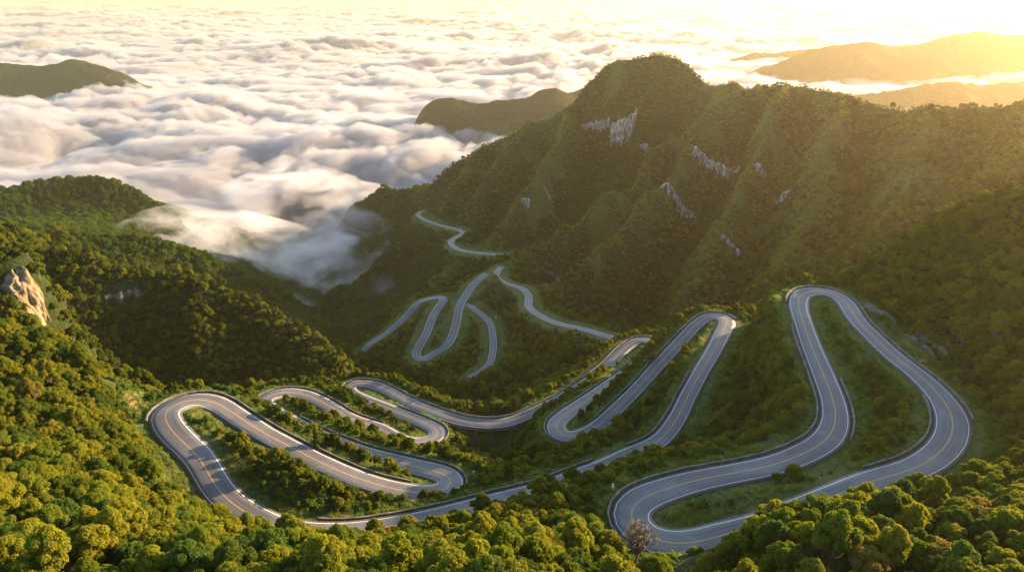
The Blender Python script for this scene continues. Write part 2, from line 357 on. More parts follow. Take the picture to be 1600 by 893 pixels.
# ------------------------------------------------------------------ ground
ROCK_EARTH = [(284,728,152,9,.62),(264,700,160,7,.5),(222,600,178,9,.5),(1440,560,188,13,.6),(1370,505,215,10,.5),(205,590,180,9,.6),(1500,640,165,8,.4),(640,400,700,30,.5),(600,430,720,25,.3),(735,345,840,25,.5)]
earth = np.zeros_like(H)
for px, py, d, r_, a in ROCK_EARTH:
    x, y, _ = at(px, py, d=d); earth = np.maximum(earth, a*np.exp(-((GXX-x)**2+(GYY-y)**2)/(r_*r_)))
def ground_mat():
    m, nt, out = new_mat('forest_floor_and_grass')
    a = N(nt, 'ShaderNodeAttribute', attribute_name='verge').outputs['Fac']
    e = N(nt, 'ShaderNodeAttribute', attribute_name='bare').outputs['Fac']
    n1 = noise(nt, .09, 5, .6); n2 = noise(nt, .9, 4, .65); n3 = noise(nt, .25, 3, .6)
    floor_ = ramp(nt, n2, [(.3, (.022,.030,.010)), (.55, (.040,.058,.016)), (.8, (.060,.070,.022))])
    grass = ramp(nt, n2, [(.25, (.035,.060,.014)), (.5, (.075,.115,.022)), (.75, (.125,.150,.040))])
    grass = mixc(nt, ramp(nt, noise(nt, .16, 5, .7), [(.36, (.75,.75,.75)), (.56, (0,0,0))]), grass, (.030,.052,.013))
    grass = mixc(nt, ramp(nt, n1, [(.45, (0,0,0)), (.7, (1,1,1))]), grass, (.13,.115,.045))
    f = mth(nt, 'MULTIPLY_ADD', n3, .9, -.45); f = mth(nt, 'ADD', a, f, clamp=True)
    f = ramp(nt, f, [(.35, (0,0,0)), (.6, (1,1,1))])
    col = mixc(nt, f, floor_, grass)
    geo = N(nt, 'ShaderNodeNewGeometry'); mp = N(nt, 'ShaderNodeMapping'); mp.inputs['Scale'].default_value = (.5,.5,.12)
    nt.links.new(geo.outputs['Position'], mp.inputs['Vector'])
    n4 = noise(nt, 1.0, 5, .65, mp.outputs[0], .6)
    dirt = ramp(nt, n4, [(.3, (.06,.055,.02)), (.5, (.14,.115,.04)), (.7, (.23,.18,.08))])
    ef = ramp(nt, mth(nt, 'ADD', e, mth(nt, 'MULTIPLY_ADD', n4, 1.2, -.6), clamp=True), [(.4, (0,0,0)), (.62, (1,1,1))])
    col = mixc(nt, ef, col, dirt)
    b = N(nt, 'ShaderNodeBsdfPrincipled'); b.inputs['Roughness'].default_value = 1; b.inputs['Specular IOR Level'].default_value = .1
    nt.links.new(col, b.inputs['Base Color'])
    bu = N(nt, 'ShaderNodeBump'); bu.inputs['Strength'].default_value = 1; bu.inputs['Distance'].default_value = 3.0
    nt.links.new(mth(nt, 'MULTIPLY_ADD', n2, .3, noise(nt, .22, 6, .7)), bu.inputs['Height']); nt.links.new(bu.outputs[0], b.inputs['Normal'])
    nt.links.new(b.outputs[0], out.inputs[0]); return m
terrain = mesh_obj('terrain', V, grid_faces(ny, nx), ground_mat(), shade=True); tag(terrain, kind='structure')
GRASSY = [(170,540,187,7),(198,578,183,8),(222,618,175,7),(243,662,168,6),(263,700,160,6),(284,736,152,6)]      # sunny open bank by the westernmost bend
open_bank = np.zeros_like(H)
for px, py, d, r_ in GRASSY:
    x, y, _ = at(px, py, d=d); open_bank = np.maximum(open_bank, np.exp(-((GXX-x)**2+(GYY-y)**2)/(r_*r_)))
verge = np.maximum(open_bank, np.maximum((1-smooth(7, 15, RD))*.95, MEADOW*.8))
def fattr(o, name, arr):
    a = o.data.attributes.new(name, 'FLOAT', 'POINT'); a.data.foreach_set('value', np.asarray(arr, np.float32).ravel())
fattr(terrain, 'verge', verge); fattr(terrain, 'bare', earth)

# ------------------------------------------------------------------ roads with painted lines
def road_mat():
    m, nt, out = new_mat('asphalt_with_lines')
    u = N(nt, 'ShaderNodeAttribute', attribute_name='across').outputs['Fac']; ed = N(nt, 'ShaderNodeAttribute', attribute_name='edge').outputs['Fac']
    au = mth(nt, 'ABSOLUTE', u)
    n1 = noise(nt, .35, 5, .65); n2 = noise(nt, 3.0, 3, .6); n3 = noise(nt, .06, 3, .6)
    asp = ramp(nt, n1, [(.3, (.078,.079,.086)), (.5, (.098,.099,.106)), (.72, (.125,.125,.128))])
    asp = mixc(nt, ramp(nt, n3, [(.47, (0,0,0)), (.58, (.8,.8,.8))]), asp, (.066,.066,.070))
    vo = N(nt, 'ShaderNodeTexVoronoi'); vo.inputs['Scale'].default_value = .085; g_ = N(nt, 'ShaderNodeNewGeometry'); nt.links.new(g_.outputs['Position'], vo.inputs['Vector'])
    sp3 = N(nt, 'ShaderNodeSeparateColor'); nt.links.new(vo.outputs['Color'], sp3.inputs[0])
    asp = mixc(nt, ramp(nt, sp3.outputs[0], [(.80, (0,0,0)), (.82, (.55,.55,.55))]), asp, (.060,.060,.064))      # newer patches of tar
    # worn wheel tracks, oil strip
    tr = mth(nt, 'ABSOLUTE', mth(nt, 'SUBTRACT', mth(nt, 'ABSOLUTE', mth(nt, 'SUBTRACT', au, 1.6)), .75))
    asp = mixc(nt, ramp(nt, tr, [(.0, (.35,.35,.35)), (.35, (0,0,0))]), asp, (.135,.134,.134))
    # dusty gutter beyond the edge line
    dirty = ramp(nt, mth(nt, 'ADD', ed, mth(nt, 'MULTIPLY', n1, .5)), [(.45, (.85,.85,.85)), (.85, (0,0,0))])
    asp = mixc(nt, dirty, asp, (.075,.066,.048))
    def band(x, lo, hi):
        a = mth(nt, 'GREATER_THAN', x, lo); b = mth(nt, 'LESS_THAN', x, hi); return mth(nt, 'MULTIPLY', a, b)
    wear = ramp(nt, n2, [(.30, (.35,.35,.35)), (.5, (1,1,1))])
    wl = mth(nt, 'MULTIPLY', band(ed, .64, .80), wear); yl = mth(nt, 'MULTIPLY', band(au, .05, .17), wear)
    col = mixc(nt, wl, asp, (.60,.60,.58)); col = mixc(nt, yl, col, (.40,.26,.09))
    b = N(nt, 'ShaderNodeBsdfPrincipled'); b.inputs['Roughness'].default_value = .62; b.inputs['Specular IOR Level'].default_value = .4
    nt.links.new(col, b.inputs['Base Color'])
    bu = N(nt, 'ShaderNodeBump'); bu.inputs['Strength'].default_value = .25; bu.inputs['Distance'].default_value = .05
    nt.links.new(noise(nt, 8, 3, .6), bu.inputs['Height']); nt.links.new(bu.outputs[0], b.inputs['Normal'])
    nt.links.new(b.outputs[0], out.inputs[0]); return m
ROADMAT = road_mat()
def frame_of(R, closed):
    T = (np.roll(R, -1, 0)-np.roll(R, 1, 0)) if closed else np.gradient(R, axis=0)
    T = T[:, :2]/np.linalg.norm(T[:, :2], axis=1, keepdims=True); return np.stack([-T[:, 1], T[:, 0]], 1)
for nm, r in ROADS.items():
    R = r['P']; n = len(R); Nn = frame_of(R, r['closed']); r['N'] = Nn; hw = r['w']
    prof = [(-1, -.9), (-1, 0), (-.5, .05), (0, .09), (.5, .05), (1, 0), (1, -.9)]
    k = len(prof); vs = np.zeros((n, k, 3)); ac = np.zeros((n, k)); ed = np.zeros((n, k))
    for i, (o, zz) in enumerate(prof):
        vs[:, i, :2] = R[:, :2]+Nn*(hw*o)[:, None]; vs[:, i, 2] = R[:, 2]+ZC+zz; ac[:, i] = hw*o; ed[:, i] = hw*(1-abs(o))
    f = []
    for a in range(n if r['closed'] else n-1):
        b = (a+1) % n
        for i in range(k-1): f.append((a*k+i, b*k+i, b*k+i+1, a*k+i+1))
    nice = {'west': 'mountain_road', 'east': 'mountain_road', 'upper': 'valley_road', 'rim': 'valley_road', 'lower': 'valley_road', 'spur': 'side_road'}[nm]
    o = mesh_obj(nice, vs.reshape(-1, 3), np.array(f)[:, ::-1].copy(), ROADMAT); tag(o, kind='structure')
    fattr(o, 'across', ac); fattr(o, 'edge', ed)

# ------------------------------------------------------------------ low parapet walls on the outer edges
def wall_mat():
    m, nt, out = new_mat('mossy_concrete')
    n1 = noise(nt, .6, 5, .65); n2 = noise(nt, 4, 3)
    col = ramp(nt, n1, [(.3, (.05,.055,.032)), (.5, (.105,.10,.078)), (.75, (.20,.19,.155))])
    b = N(nt, 'ShaderNodeBsdfPrincipled'); b.inputs['Roughness'].default_value = .95; nt.links.new(col, b.inputs['Base Color'])
    bu = N(nt, 'ShaderNodeBump'); bu.inputs['Strength'].default_value = .6; bu.inputs['Distance'].default_value = .08
    nt.links.new(n2, bu.inputs['Height']); nt.links.new(bu.outputs[0], b.inputs['Normal']); nt.links.new(b.outputs[0], out.inputs[0]); return m
WALL = wall_mat()
def parapet(road, k0, k1, side, label, h=.45, off=.35):
    r = ROADS[road]; K = r['K']; idx = np.where((K >= k0) & (K <= k1))[0] if k0 < k1 else np.concatenate([np.where(K >= k0)[0], np.where(K <= k1)[0]])
    P = r['P'][idx]; Nn = r['N'][idx]; hw = r['w'][idx]
    prof = [(-.05, -1.2), (0, h*.9), (.05, h), (.40, h), (.45, h*.9), (.5, -1.6)]
    n = len(P); k = len(prof); vs = np.zeros((n, k, 3))
    jig = .05*np.sin(np.arange(n)*1.7)+.03*np.sin(np.arange(n)*.53)
    for i, (o, zz) in enumerate(prof):
        vs[:, i, :2] = P[:, :2]+Nn*(side*(hw+off+o))[:, None]; vs[:, i, 2] = P[:, 2]+ZC+zz+(jig if zz > 0 else 0)
    f = [(a*k+i, a*k+i+1, (a+1)*k+i+1, (a+1)*k+i) for a in range(n-1) for i in range(k-1)]
    f += [tuple(range(k)), tuple(range((n-1)*k, n*k))[::-1]]
    o = mesh_obj('parapet_wall', vs.reshape(-1, 3), f, WALL)
    tag(o, label, 'wall', 'low walls along the road edges'); return o
def hit(px, py, lo=60, hi=1500):
    """where the sight line of a surveyed spot meets the ground"""
    t = np.arange(lo, hi, 1.0); x1, y1, z1 = at(px, py, d=1.0)
    k = np.where(z1*t < height(x1*t, y1*t))[0]
    tt = t[k[0]] if len(k) else hi
    return np.array([x1*tt, y1*tt, z1*tt]), tt
KI = {}
for nm, kn in (('west', LOOP_WEST), ('east', LOOP_EAST), ('upper', UPPER), ('lower', LOWER)):
    KI[nm] = lambda a, b, kn=kn: min(range(len(kn)), key=lambda i: abs(kn[i][0]-a)+abs(kn[i][1]-b))
for road, a, b, side, label in (
  ('west', (257,652), (648,770), 1, 'dark mossy parapet round the outside of the leftmost sunlit hairpin bend'),
  ('west', (694,766), (449,655), -1, 'dark parapet round the right-hand bend below the bridge, running back left'),
  ('west', (428,643), (592,668), 1, 'dark parapet round the small hairpin behind the leftmost bend'),
  ('west', (660,691), (611,639), -1, 'short parapet round the tight bend just left of the bridge'),
  ('west', (588,630), (700,650), 1, 'parapet round the farthest left hairpin, ending at the bridge'),
  ('west', (805,655), (1021,539), 1, 'parapet climbing right from the bridge to the small upper hairpin'),
  ('west', (1008,556), (911,678), -1, 'parapet round the bend right of the bridge'),
  ('west', (937,663), (1137,500), 1, 'parapet between the two long parallel arms right of the bridge'),
  ('west', (1095,581), (988,708), -1, 'parapet on the left of the arm that drops to the lowest stretch'),
  ('west', (944,728), (480,831), -1, 'long dark parapet on the far side of the lowest straight stretch'),
  ('east', (1062,850), (1255,506), 1, 'dark parapet round the big hairpin with the grass island'),
  ('east', (1247,475), (1488,652), 1, 'low parapet over the top of the highest hairpin on the right'),
  ('east', (1297,680), (1287,586), -1, 'short dark parapet on the inside right of the tall left arm'),
  ('east', (1471,621), (1360,752), -1, 'dark parapet on the inner edge of the rightmost bend')):
    parapet(road, KI[road](*a), KI[road](*b), side, label)

# ------------------------------------------------------------------ the short bridge over the ravine
def stone_mat(name, stops, scale=1.0, bump=.8, stretch=(1,1,1), rough=.9, dist=.3):
    m, nt, out = new_mat(name); geo = N(nt, 'ShaderNodeNewGeometry'); mp = N(nt, 'ShaderNodeMapping'); mp.inputs['Scale'].default_value = stretch
    nt.links.new(geo.outputs['Position'], mp.inputs['Vector'])
    n1 = noise(nt, scale, 6, .65, mp.outputs[0], dist); n2 = noise(nt, scale*5, 4, .6, mp.outputs[0])
    b = N(nt, 'ShaderNodeBsdfPrincipled'); b.inputs['Roughness'].default_value = rough; b.inputs['Specular IOR Level'].default_value = .2
    nt.links.new(ramp(nt, mth(nt, 'MULTIPLY_ADD', n2, .3, mth(nt, 'MULTIPLY', n1, .7)), stops), b.inputs['Base Color'])
    bu = N(nt, 'ShaderNodeBump'); bu.inputs['Strength'].default_value = bump; bu.inputs['Distance'].default_value = .5/scale*.3
    nt.links.new(n1, bu.inputs['Height']); nt.links.new(bu.outputs[0], b.inputs['Normal']); nt.links.new(b.outputs[0], out.inputs[0]); return m
CONC = stone_mat('weathered_concrete', [(.3, (.10,.095,.085)), (.55, (.20,.19,.175)), (.8, (.30,.29,.27))], .5, .2)
WHITE = stone_mat('white_paint', [(.3, (.62,.61,.58)), (.7, (.80,.80,.78))], 2, .1)
r = ROADS['west']; idx = np.where((r['K'] >= KI['west'](709,654)-.8) & (r['K'] <= KI['west'](793,659)+.2))[0]
P = r['P'][idx]; Nn = r['N'][idx]; hw = r['w'][idx]; mid = P[len(P)//2]
bridge = empty('road_bridge', (mid[0], mid[1], mid[2]+ZC)); tag(bridge, 'short concrete road bridge crossing the dark wooded ravine', 'bridge')
def sweep(name, prof, side=1, mat=CONC):
    n = len(P); k = len(prof); vs = np.zeros((n, k, 3))
    for i, (o, zz) in enumerate(prof):
        off = o(hw) if callable(o) else o
        vs[:, i, :2] = P[:, :2]+Nn*(side*off)[:, None]-mid[:2]; vs[:, i, 2] = P[:, 2]-mid[2]+zz
    f = [(a*k+i, a*k+(i+1) % k, (a+1)*k+(i+1) % k, (a+1)*k+i) for a in range(n-1) for i in range(k)]
    f += [tuple(range(k))[::-1], tuple(range((n-1)*k, n*k))]
    return mesh_obj(name, vs.reshape(-1, 3), f, mat, bridge)
sweep('deck', [(lambda h: h+.75, -.12), (lambda h: h+.75, -.75), (lambda h: h-.8, -1.7), (lambda h: -h+.8, -1.7), (lambda h: -h-.75, -.75), (lambda h: -h-.75, -.12)])
for sd in (1, -1): sweep('barrier', [(lambda h: h+.72, -.10), (lambda h: h+.72, .78), (lambda h: h+.42, .78), (lambda h: h+.30, -.10)], sd)
for q in (.2, .5, .8):
    i = int(q*(len(P)-1)); c = P[i]; gz = float(height(c[0], c[1]))-3
    bm = bmesh.new(); bmesh.ops.create_cone(bm, segments=16, radius1=.85, radius2=.7, depth=c[2]-1.65-gz, cap_ends=True)
    bmesh.ops.translate(bm, verts=bm.verts, vec=(c[0]-mid[0], c[1]-mid[1], (gz+c[2]-1.65)/2-mid[2]))
    me = bpy.data.meshes.new('pier'); bm.to_mesh(me); bm.free(); me.materials.append(CONC); o = bpy.data.objects.new('pier', me); C.objects.link(o); o.parent = bridge

# ------------------------------------------------------------------ bare rock faces
ROCK_PALE = stone_mat('pale_rock', [(.36, (.035,.037,.022)), (.45, (.12,.10,.07)), (.52, (.36,.33,.29)), (.62, (.66,.63,.59))], .42, 1.0, (1, 1, .22), .9, .8)
ROCK_WARM = stone_mat('warm_rock', [(.34, (.035,.035,.018)), (.45, (.12,.095,.05)), (.55, (.26,.20,.13)), (.68, (.42,.35,.26))], .35, 1.0, (1, 1, .35), .9, .8)
ROCK_DARK = stone_mat('dark_rock', [(.30, (.03,.03,.02)), (.5, (.09,.085,.065)), (.7, (.20,.185,.155))], .35, 1.0, (1, 1, .45), .9, .8)
BANK = stone_mat('grassy_earth', [(.30, (.07,.075,.02)), (.45, (.16,.14,.04)), (.58, (.26,.19,.08)), (.72, (.34,.27,.15))], .5, .8, (1, 1, .5), .95, .6)
ROCKS = []
def rock_shape(u, v, w, h, seed):
    if seed in (11, 15, 16): return (1-np.abs(u)**3)*(1-np.abs(2*v-1)**3)*1.0-(.3 if seed == 11 else .55)+.6*perlin(u*w/6+seed, v*h/9+seed)+.3*perlin(u*w/2.5, v*h/3+seed)
    """positive where the stone breaks through: hanging columns of unequal length under a ragged top edge"""
    x = u*w/2
    low = .32+.30*perlin(x/3.2+seed*3.3, x*0+seed)+.26*perlin(x/8.5+seed, x*0+.5); top = .90+.12*perlin(x/4+seed*1.7, x*0+2.5)
    side = 1-np.abs(u)**4
    return np.minimum(np.minimum((v-low)*2.2, (top-v)*3), side)+.55*perlin(x/2.1+seed, v*h/9+seed*.3)-.16
def rock_face(px, py, wpx, hpx, label, mat=ROCK_PALE, bulge=.22, seed=0, tilt=0.0):
    c, d = hit(px, py); w = wpx*d/F_PX; e = 6.0
    g = np.array([(height(c[0]+e, c[1])-height(c[0]-e, c[1]))/(2*e), (height(c[0], c[1]+e)-height(c[0], c[1]-e))/(2*e)], float)
    # turn the face a little towards open air along the fall line
    fall = -g/(np.linalg.norm(g)+1e-6); toward = -c[:2]/np.linalg.norm(c[:2]); f2 = fall*.5+toward*.5; f2 /= np.linalg.norm(f2)
    right = np.array([-f2[1], f2[0], 0]); sl = max(.25, float(-(g@f2))); up = np.array([-f2[0], -f2[1], sl]); up /= np.linalg.norm(up); nrm = np.cross(right, up); nrm *= np.sign(nrm[2])
    h = 1.25*hpx*d/F_PX/max(.45, abs(up[2])*.9+.35*abs(up[:2]@(c[:2]/d))); cell = .35 if d < 300 else .8; nu = max(14, int(w/cell)); nv = max(14, int(h/cell)); nu, nv = min(nu, 90), min(nv, 90)
    u = np.linspace(-1, 1, nu)[None, :]*np.ones((nv, 1)); v = np.linspace(0, 1, nv)[:, None]*np.ones((1, nu))
    sx = u*w/2; ss = (v-.5)*h; m = rock_shape(u, v, w, h, seed)
    fl = (1-2*np.abs(perlin(sx/2.4+seed*7.1, ss/11+seed)))*.6+.5*perlin(sx/4+seed, ss/3)+.4*perlin(sx/1.6, ss/1.2+seed)
    off = -1.6+smooth(-.15, .75, m)*(2.2+bulge*h*np.minimum(v/.75, (1-v)/.25))+np.clip(m*2, 0, 1)*fl*min(1.5, .09*h+.35)
    off[0, :] = -2; off[-1, :] = -2; off[:, 0] = -2; off[:, -1] = -2
    gx_, gy_ = c[0]+right[0]*sx+up[0]*ss, c[1]+right[1]*sx+up[1]*ss
    gz = height(gx_, gy_)
    p = np.stack([gx_+nrm[0]*off-c[0], gy_+nrm[1]*off-c[1], gz+nrm[2]*off-c[2]], -1).reshape(-1, 3)
    o = mesh_obj('rock_face', p, grid_faces(nv, nu), mat); o.location = (c[0], c[1], c[2]+ZC)
    tag(o, label, 'rock face'); ROCKS.append((c, right, up, w, h, seed)); return o
rock_face(930,203,44,30,'pale streaked rock face under the domed summit, left of the tall one', seed=1)
rock_face(968,218,40,66,'tallest white rock face, hanging under the domed summit', seed=2)
rock_face(1118,266,84,34,'broad white rock band high on the ridge right of the dome', seed=3)
rock_face(1186,270,22,22,'small pale rock patch at the right end of the high white band', seed=4)
rock_face(1052,312,96,36,'longest white rock band, halfway up the ridge right of the dome', seed=5)
rock_face(1224,311,34,24,'pinkish pale rock patch alone on the golden slope', seed=6)
rock_face(822,320,16,30,'narrow white rock streak left of the dome, above the valley road', seed=7)
rock_face(856,308,20,14,'small grey rock patch beside the narrow white streak', seed=8)
rock_face(1140,386,44,22,'lowest pale rock patch on the shaded mountain flank', seed=9)
rock_face(1007,235,16,20,'small pale rock patch in the gully right of the tallest face', seed=10)
rock_face(36,464,64,92,'warm sunlit rock cliff at the left edge above the forest', ROCK_WARM, .10, 11)
rock_face(195,472,60,34,'grey rock outcrop in the shade of the wooded ridge', ROCK_DARK, .12, 12)
rock_face(1452,548,90,56,'dark rocky cutting beside the rightmost road arm', ROCK_DARK, .03, 15)
rock_face(1378,492,40,50,'dark rock bank right of the highest hairpin', ROCK_DARK, .03, 16)
rock_face(865,437,44,22,'brown cut bank above the double bend of the valley road', ROCK_DARK, .08, 17)
def on_rock(x, y):
    m = np.zeros(len(x), bool)
    for c, right, up, w, h, seed in ROCKS:
        dx, dy = x-c[0], y-c[1]; a = dx*right[0]+dy*right[1]; l2 = up[0]**2+up[1]**2; bb = (dx*up[0]+dy*up[1])/max(l2, .05)
        near = (np.abs(a) < w*.55) & (np.abs(bb)*math.sqrt(l2) < h*.55*math.sqrt(l2)+1.5)
        if not near.any(): continue
        k = np.zeros(len(x), bool); ii = np.where(near)[0]
        for dv in (-3, 0, 3, 7):      # nothing tall may stand on the stone or right below it
            k[ii] |= rock_shape(a[ii]/(w/2), np.clip((bb[ii]+dv)/h+.5, -.5, 1.5), w, h, seed) > .02
        m |= k
    return m

# ------------------------------------------------------------------ hills beyond, rising out of the cloud
def hill_mat():
    m, nt, out = new_mat('distant_woodland'); n1 = noise(nt, .11, 4, .6); n2 = noise(nt, .012, 4, .6)
    col = ramp(nt, mth(nt, 'MULTIPLY_ADD', n1, .6, mth(nt, 'MULTIPLY', n2, .4)), [(.35, (.020,.028,.017)), (.5, (.032,.043,.022)), (.65, (.052,.062,.030))])
    b = N(nt, 'ShaderNodeBsdfPrincipled'); b.inputs['Roughness'].default_value = 1; b.inputs['Specular IOR Level'].default_value = .05; nt.links.new(col, b.inputs['Base Color'])
    bu = N(nt, 'ShaderNodeBump'); bu.inputs['Strength'].default_value = 1; bu.inputs['Distance'].default_value = 7; nt.links.new(n1, bu.inputs['Height']); nt.links.new(bu.outputs[0], b.inputs['Normal'])
    nt.links.new(b.outputs[0], out.inputs[0]); return m
HILL = hill_mat()
def far_hill(outline, d, width, seed, rough=1.0, cell=9.0):
    q = np.array([at(a, b, d=d) for a, b in outline]); xs = np.arange(q[0, 0]-60, q[-1, 0]+60, cell); n = len(xs)
    crest = np.interp(xs, q[:, 0], q[:, 2]); k = np.ones(3)/3; crest = np.convolve(np.pad(crest, 1, 'edge'), k, 'valid')
    end = np.minimum(smooth(xs[0], xs[0]+80, xs), smooth(-xs[-1], -xs[-1]+80, -xs)); t = np.arange(-2.1*width, 2.1*width, cell)
    X, Tt = np.meshgrid(xs, t); base = -430.0
    cy = 0.12*width*np.sin(X/260+seed)+.1*width*np.sin(X/97+seed*2)
    sh = np.abs(Tt-cy)/width
    gul = (1-2*np.abs(perlin(X/150+seed, Tt/210+seed)))*.7+.4*perlin(X/60+seed, Tt/70)
    Z = base+(crest-base)[None, :]*np.exp(-(sh**1.35)*1.0)*end[None, :]
    Z += rough*38*gul*smooth(.05, .5, sh)+rough*7*perlin(X/24, Tt/14+seed)+1.6*perlin(X/19+50, Tt/19)
    o = mesh_obj('hill', np.stack([X.ravel(), q[0, 1]*0+Tt.ravel()+np.interp(X.ravel(), q[:, 0], q[:, 1]), Z.ravel()+ZC], 1), grid_faces(len(t), n), HILL, shade=True); tag(o, kind='structure'); return o
far_hill([(-220,130),(-120,104),(-50,98),(0,98),(40,103),(62,104),(86,98),(104,94),(124,97),(158,107),(196,119),(240,150),(280,190)], 2050, 170, 1)
far_hill([(640,200),(662,166),(690,154),(716,158),(745,164),(790,157),(828,151),(848,139),(868,136),(888,146),(930,170),(980,200)], 1560, 150, 2)
far_hill([(850,190),(885,148),(915,136),(950,140),(1000,180)], 1800, 130, 3)
far_hill([(1110,130),(1145,95),(1180,83),(1213,84),(1250,78),(1280,75),(1330,90),(1400,130)], 3100, 180, 4, 1.0, 14)
far_hill([(1150,160),(1200,112),(1232,96),(1262,80),(1292,71),(1350,63),(1392,72),(1440,68),(1490,53),(1530,48),(1560,55),(1600,53),(1700,38),(1850,45),(2000,90)], 2650, 230, 5, 1.1, 12)
far_hill([(1240,200),(1310,153),(1380,141),(1440,129),(1480,125),(1530,132),(1600,128),(1720,105),(1900,110),(2050,150)], 1950, 160, 6)
# ------------------------------------------------------------------ foliage and bark
def leaf_mat(name, cols, trans=.48):
    m, nt, out = new_mat(name)
    oi = N(nt, 'ShaderNodeObjectInfo'); tc = N(nt, 'ShaderNodeTexCoord')
    n1 = noise(nt, .45, 3, .6, tc.outputs['Object']); n2 = noise(nt, .012, 2, .5)
    v = mth(nt, 'MULTIPLY_ADD', n1, .5, mth(nt, 'MULTIPLY', oi.outputs['Random'], .55))
    v = mth(nt, 'ADD', v, mth(nt, 'MULTIPLY_ADD', n2, .6, -.33))
    col = ramp(nt, v, [(.12+.76*i/(len(cols)-1), c) for i, c in enumerate(cols)])
    d = N(nt, 'ShaderNodeBsdfPrincipled'); d.inputs['Roughness'].default_value = .6; d.inputs['Specular IOR Level'].default_value = .08
    nt.links.new(col, d.inputs['Base Color'])
    t = N(nt, 'ShaderNodeBsdfTranslucent')
    hs = N(nt, 'ShaderNodeHueSaturation'); hs.inputs['Value'].default_value = 1.7; hs.inputs['Saturation'].default_value = 1.1; hs.inputs['Hue'].default_value = .49
    nt.links.new(col, hs.inputs['Color']); nt.links.new(hs.outputs[0], t.inputs[0])
    mx = N(nt, 'ShaderNodeMixShader'); mx.inputs[0].default_value = trans
    nt.links.new(d.outputs[0], mx.inputs[1]); nt.links.new(t.outputs[0], mx.inputs[2]); nt.links.new(mx.outputs[0], out.inputs[0])
    return m
LEAF = {
 'forest': leaf_mat('forest_leaves', [(.032,.060,.010), (.074,.106,.012), (.142,.156,.015), (.200,.186,.018)]),
 'gully': leaf_mat('shade_dark_forest_leaves', [(.024,.056,.011), (.042,.086,.013), (.064,.106,.015), (.100,.128,.018)]),  # darkened leaves: the shade of the gullies put into the colour
 'lit_scrub': leaf_mat('relief_light_scrub', [(.120,.150,.024), (.160,.185,.032), (.200,.210,.042), (.230,.215,.055)]),  # lightened leaves: light on the spur crests put into the colour
 'deep green': leaf_mat('deep_green_leaves', [(0.043,0.081,0.014), (0.064,0.113,0.017), (0.087,0.133,0.020)]),
 'olive green': leaf_mat('olive_green_leaves', [(.085,.125,.012), (.120,.155,.015), (.155,.170,.018)]),
 'yellow green': leaf_mat('yellow_green_leaves', [(.150,.175,.014), (.185,.195,.016), (.215,.205,.020)]),
 'rusty': leaf_mat('ochre_leaves', [(.135,.120,.022), (.165,.135,.026), (.180,.140,.032)]),
 'pale': leaf_mat('pale_dry_leaves', [(.10,.09,.055), (.13,.115,.075), (.16,.14,.095)]),
 'shrub': leaf_mat('shrub_leaves', [(0.051,0.094,0.017), (0.087,0.138,0.023), (0.138,0.181,0.035)]),
 'grass': leaf_mat('grass_blades', [(0.072,0.123,0.023), (0.123,0.174,0.038), (0.203,0.217,0.065)]),
}
def bark_mat():
    m, nt, out = new_mat('bark'); b = N(nt, 'ShaderNodeBsdfPrincipled'); b.inputs['Roughness'].default_value = .95
    nt.links.new(ramp(nt, noise(nt, 3, 4), [(.3, (.07,.055,.04)), (.7, (.20,.17,.135))]), b.inputs['Base Color']); nt.links.new(b.outputs[0], out.inputs[0]); return m
BARK = bark_mat()

def uv_ball(nu, nv):
    v = [(0, 0, 1)]; f = []
    for j in range(1, nv):
        th = math.pi*j/nv
        for i in range(nu): a = 2*math.pi*i/nu; v.append((math.sin(th)*math.cos(a), math.sin(th)*math.sin(a), math.cos(th)))
    v.append((0, 0, -1)); L = len(v)-1
    for i in range(nu):
        f.append((0, 1+i, 1+(i+1) % nu, 1+(i+1) % nu)); f.append((L, 1+(nv-2)*nu+(i+1) % nu, 1+(nv-2)*nu+i, 1+(nv-2)*nu+i))
    for j in range(nv-2):
        for i in range(nu): a = 1+j*nu; f.append((a+i, a+nu+i, a+nu+(i+1) % nu, a+(i+1) % nu))
    return np.array(v), f
def crown_lobes(r, kind, R):
    """centres and radii of the boughs' leaf masses; the crown's base is at z = 0"""
    L = []
    if kind == 'tall': Hc, nl, rr = 2.2*R, 34, (.16, .32)
    elif kind == 'spreading': Hc, nl, rr = 1.1*R, 32, (.15, .30)
    elif kind == 'column': Hc, nl, rr = 4.2*R, 16, (.40, .60)
    elif kind == 'clustered': Hc, nl, rr = 1.6*R, 40, (.12, .28)
    else: Hc, nl, rr = 1.5*R, 32, (.16, .32)
    for i in range(nl):
        a = i*2.399+r.uniform(-.4, .4); h = (i+.5)/nl; h = h**.8
        if kind == 'column': rad_ = .55*R*(1-h)**.6; z = .2*R+h*(Hc-.6*R); q = r.uniform(*rr)*R*(1-.5*h)
        else:
            rad_ = R*.72*math.sqrt(max(0, 1-h*h*.98))*r.uniform(.62, 1.28); z = .16*Hc+h*Hc*.62+r.uniform(-.08, .08)*Hc; q = r.uniform(*rr)*R
        L.append((rad_*math.cos(a), rad_*math.sin(a), z, q))
    L.append((0, 0, Hc*.40, .58*R if kind != 'column' else .4*R))
    return np.array(L), Hc
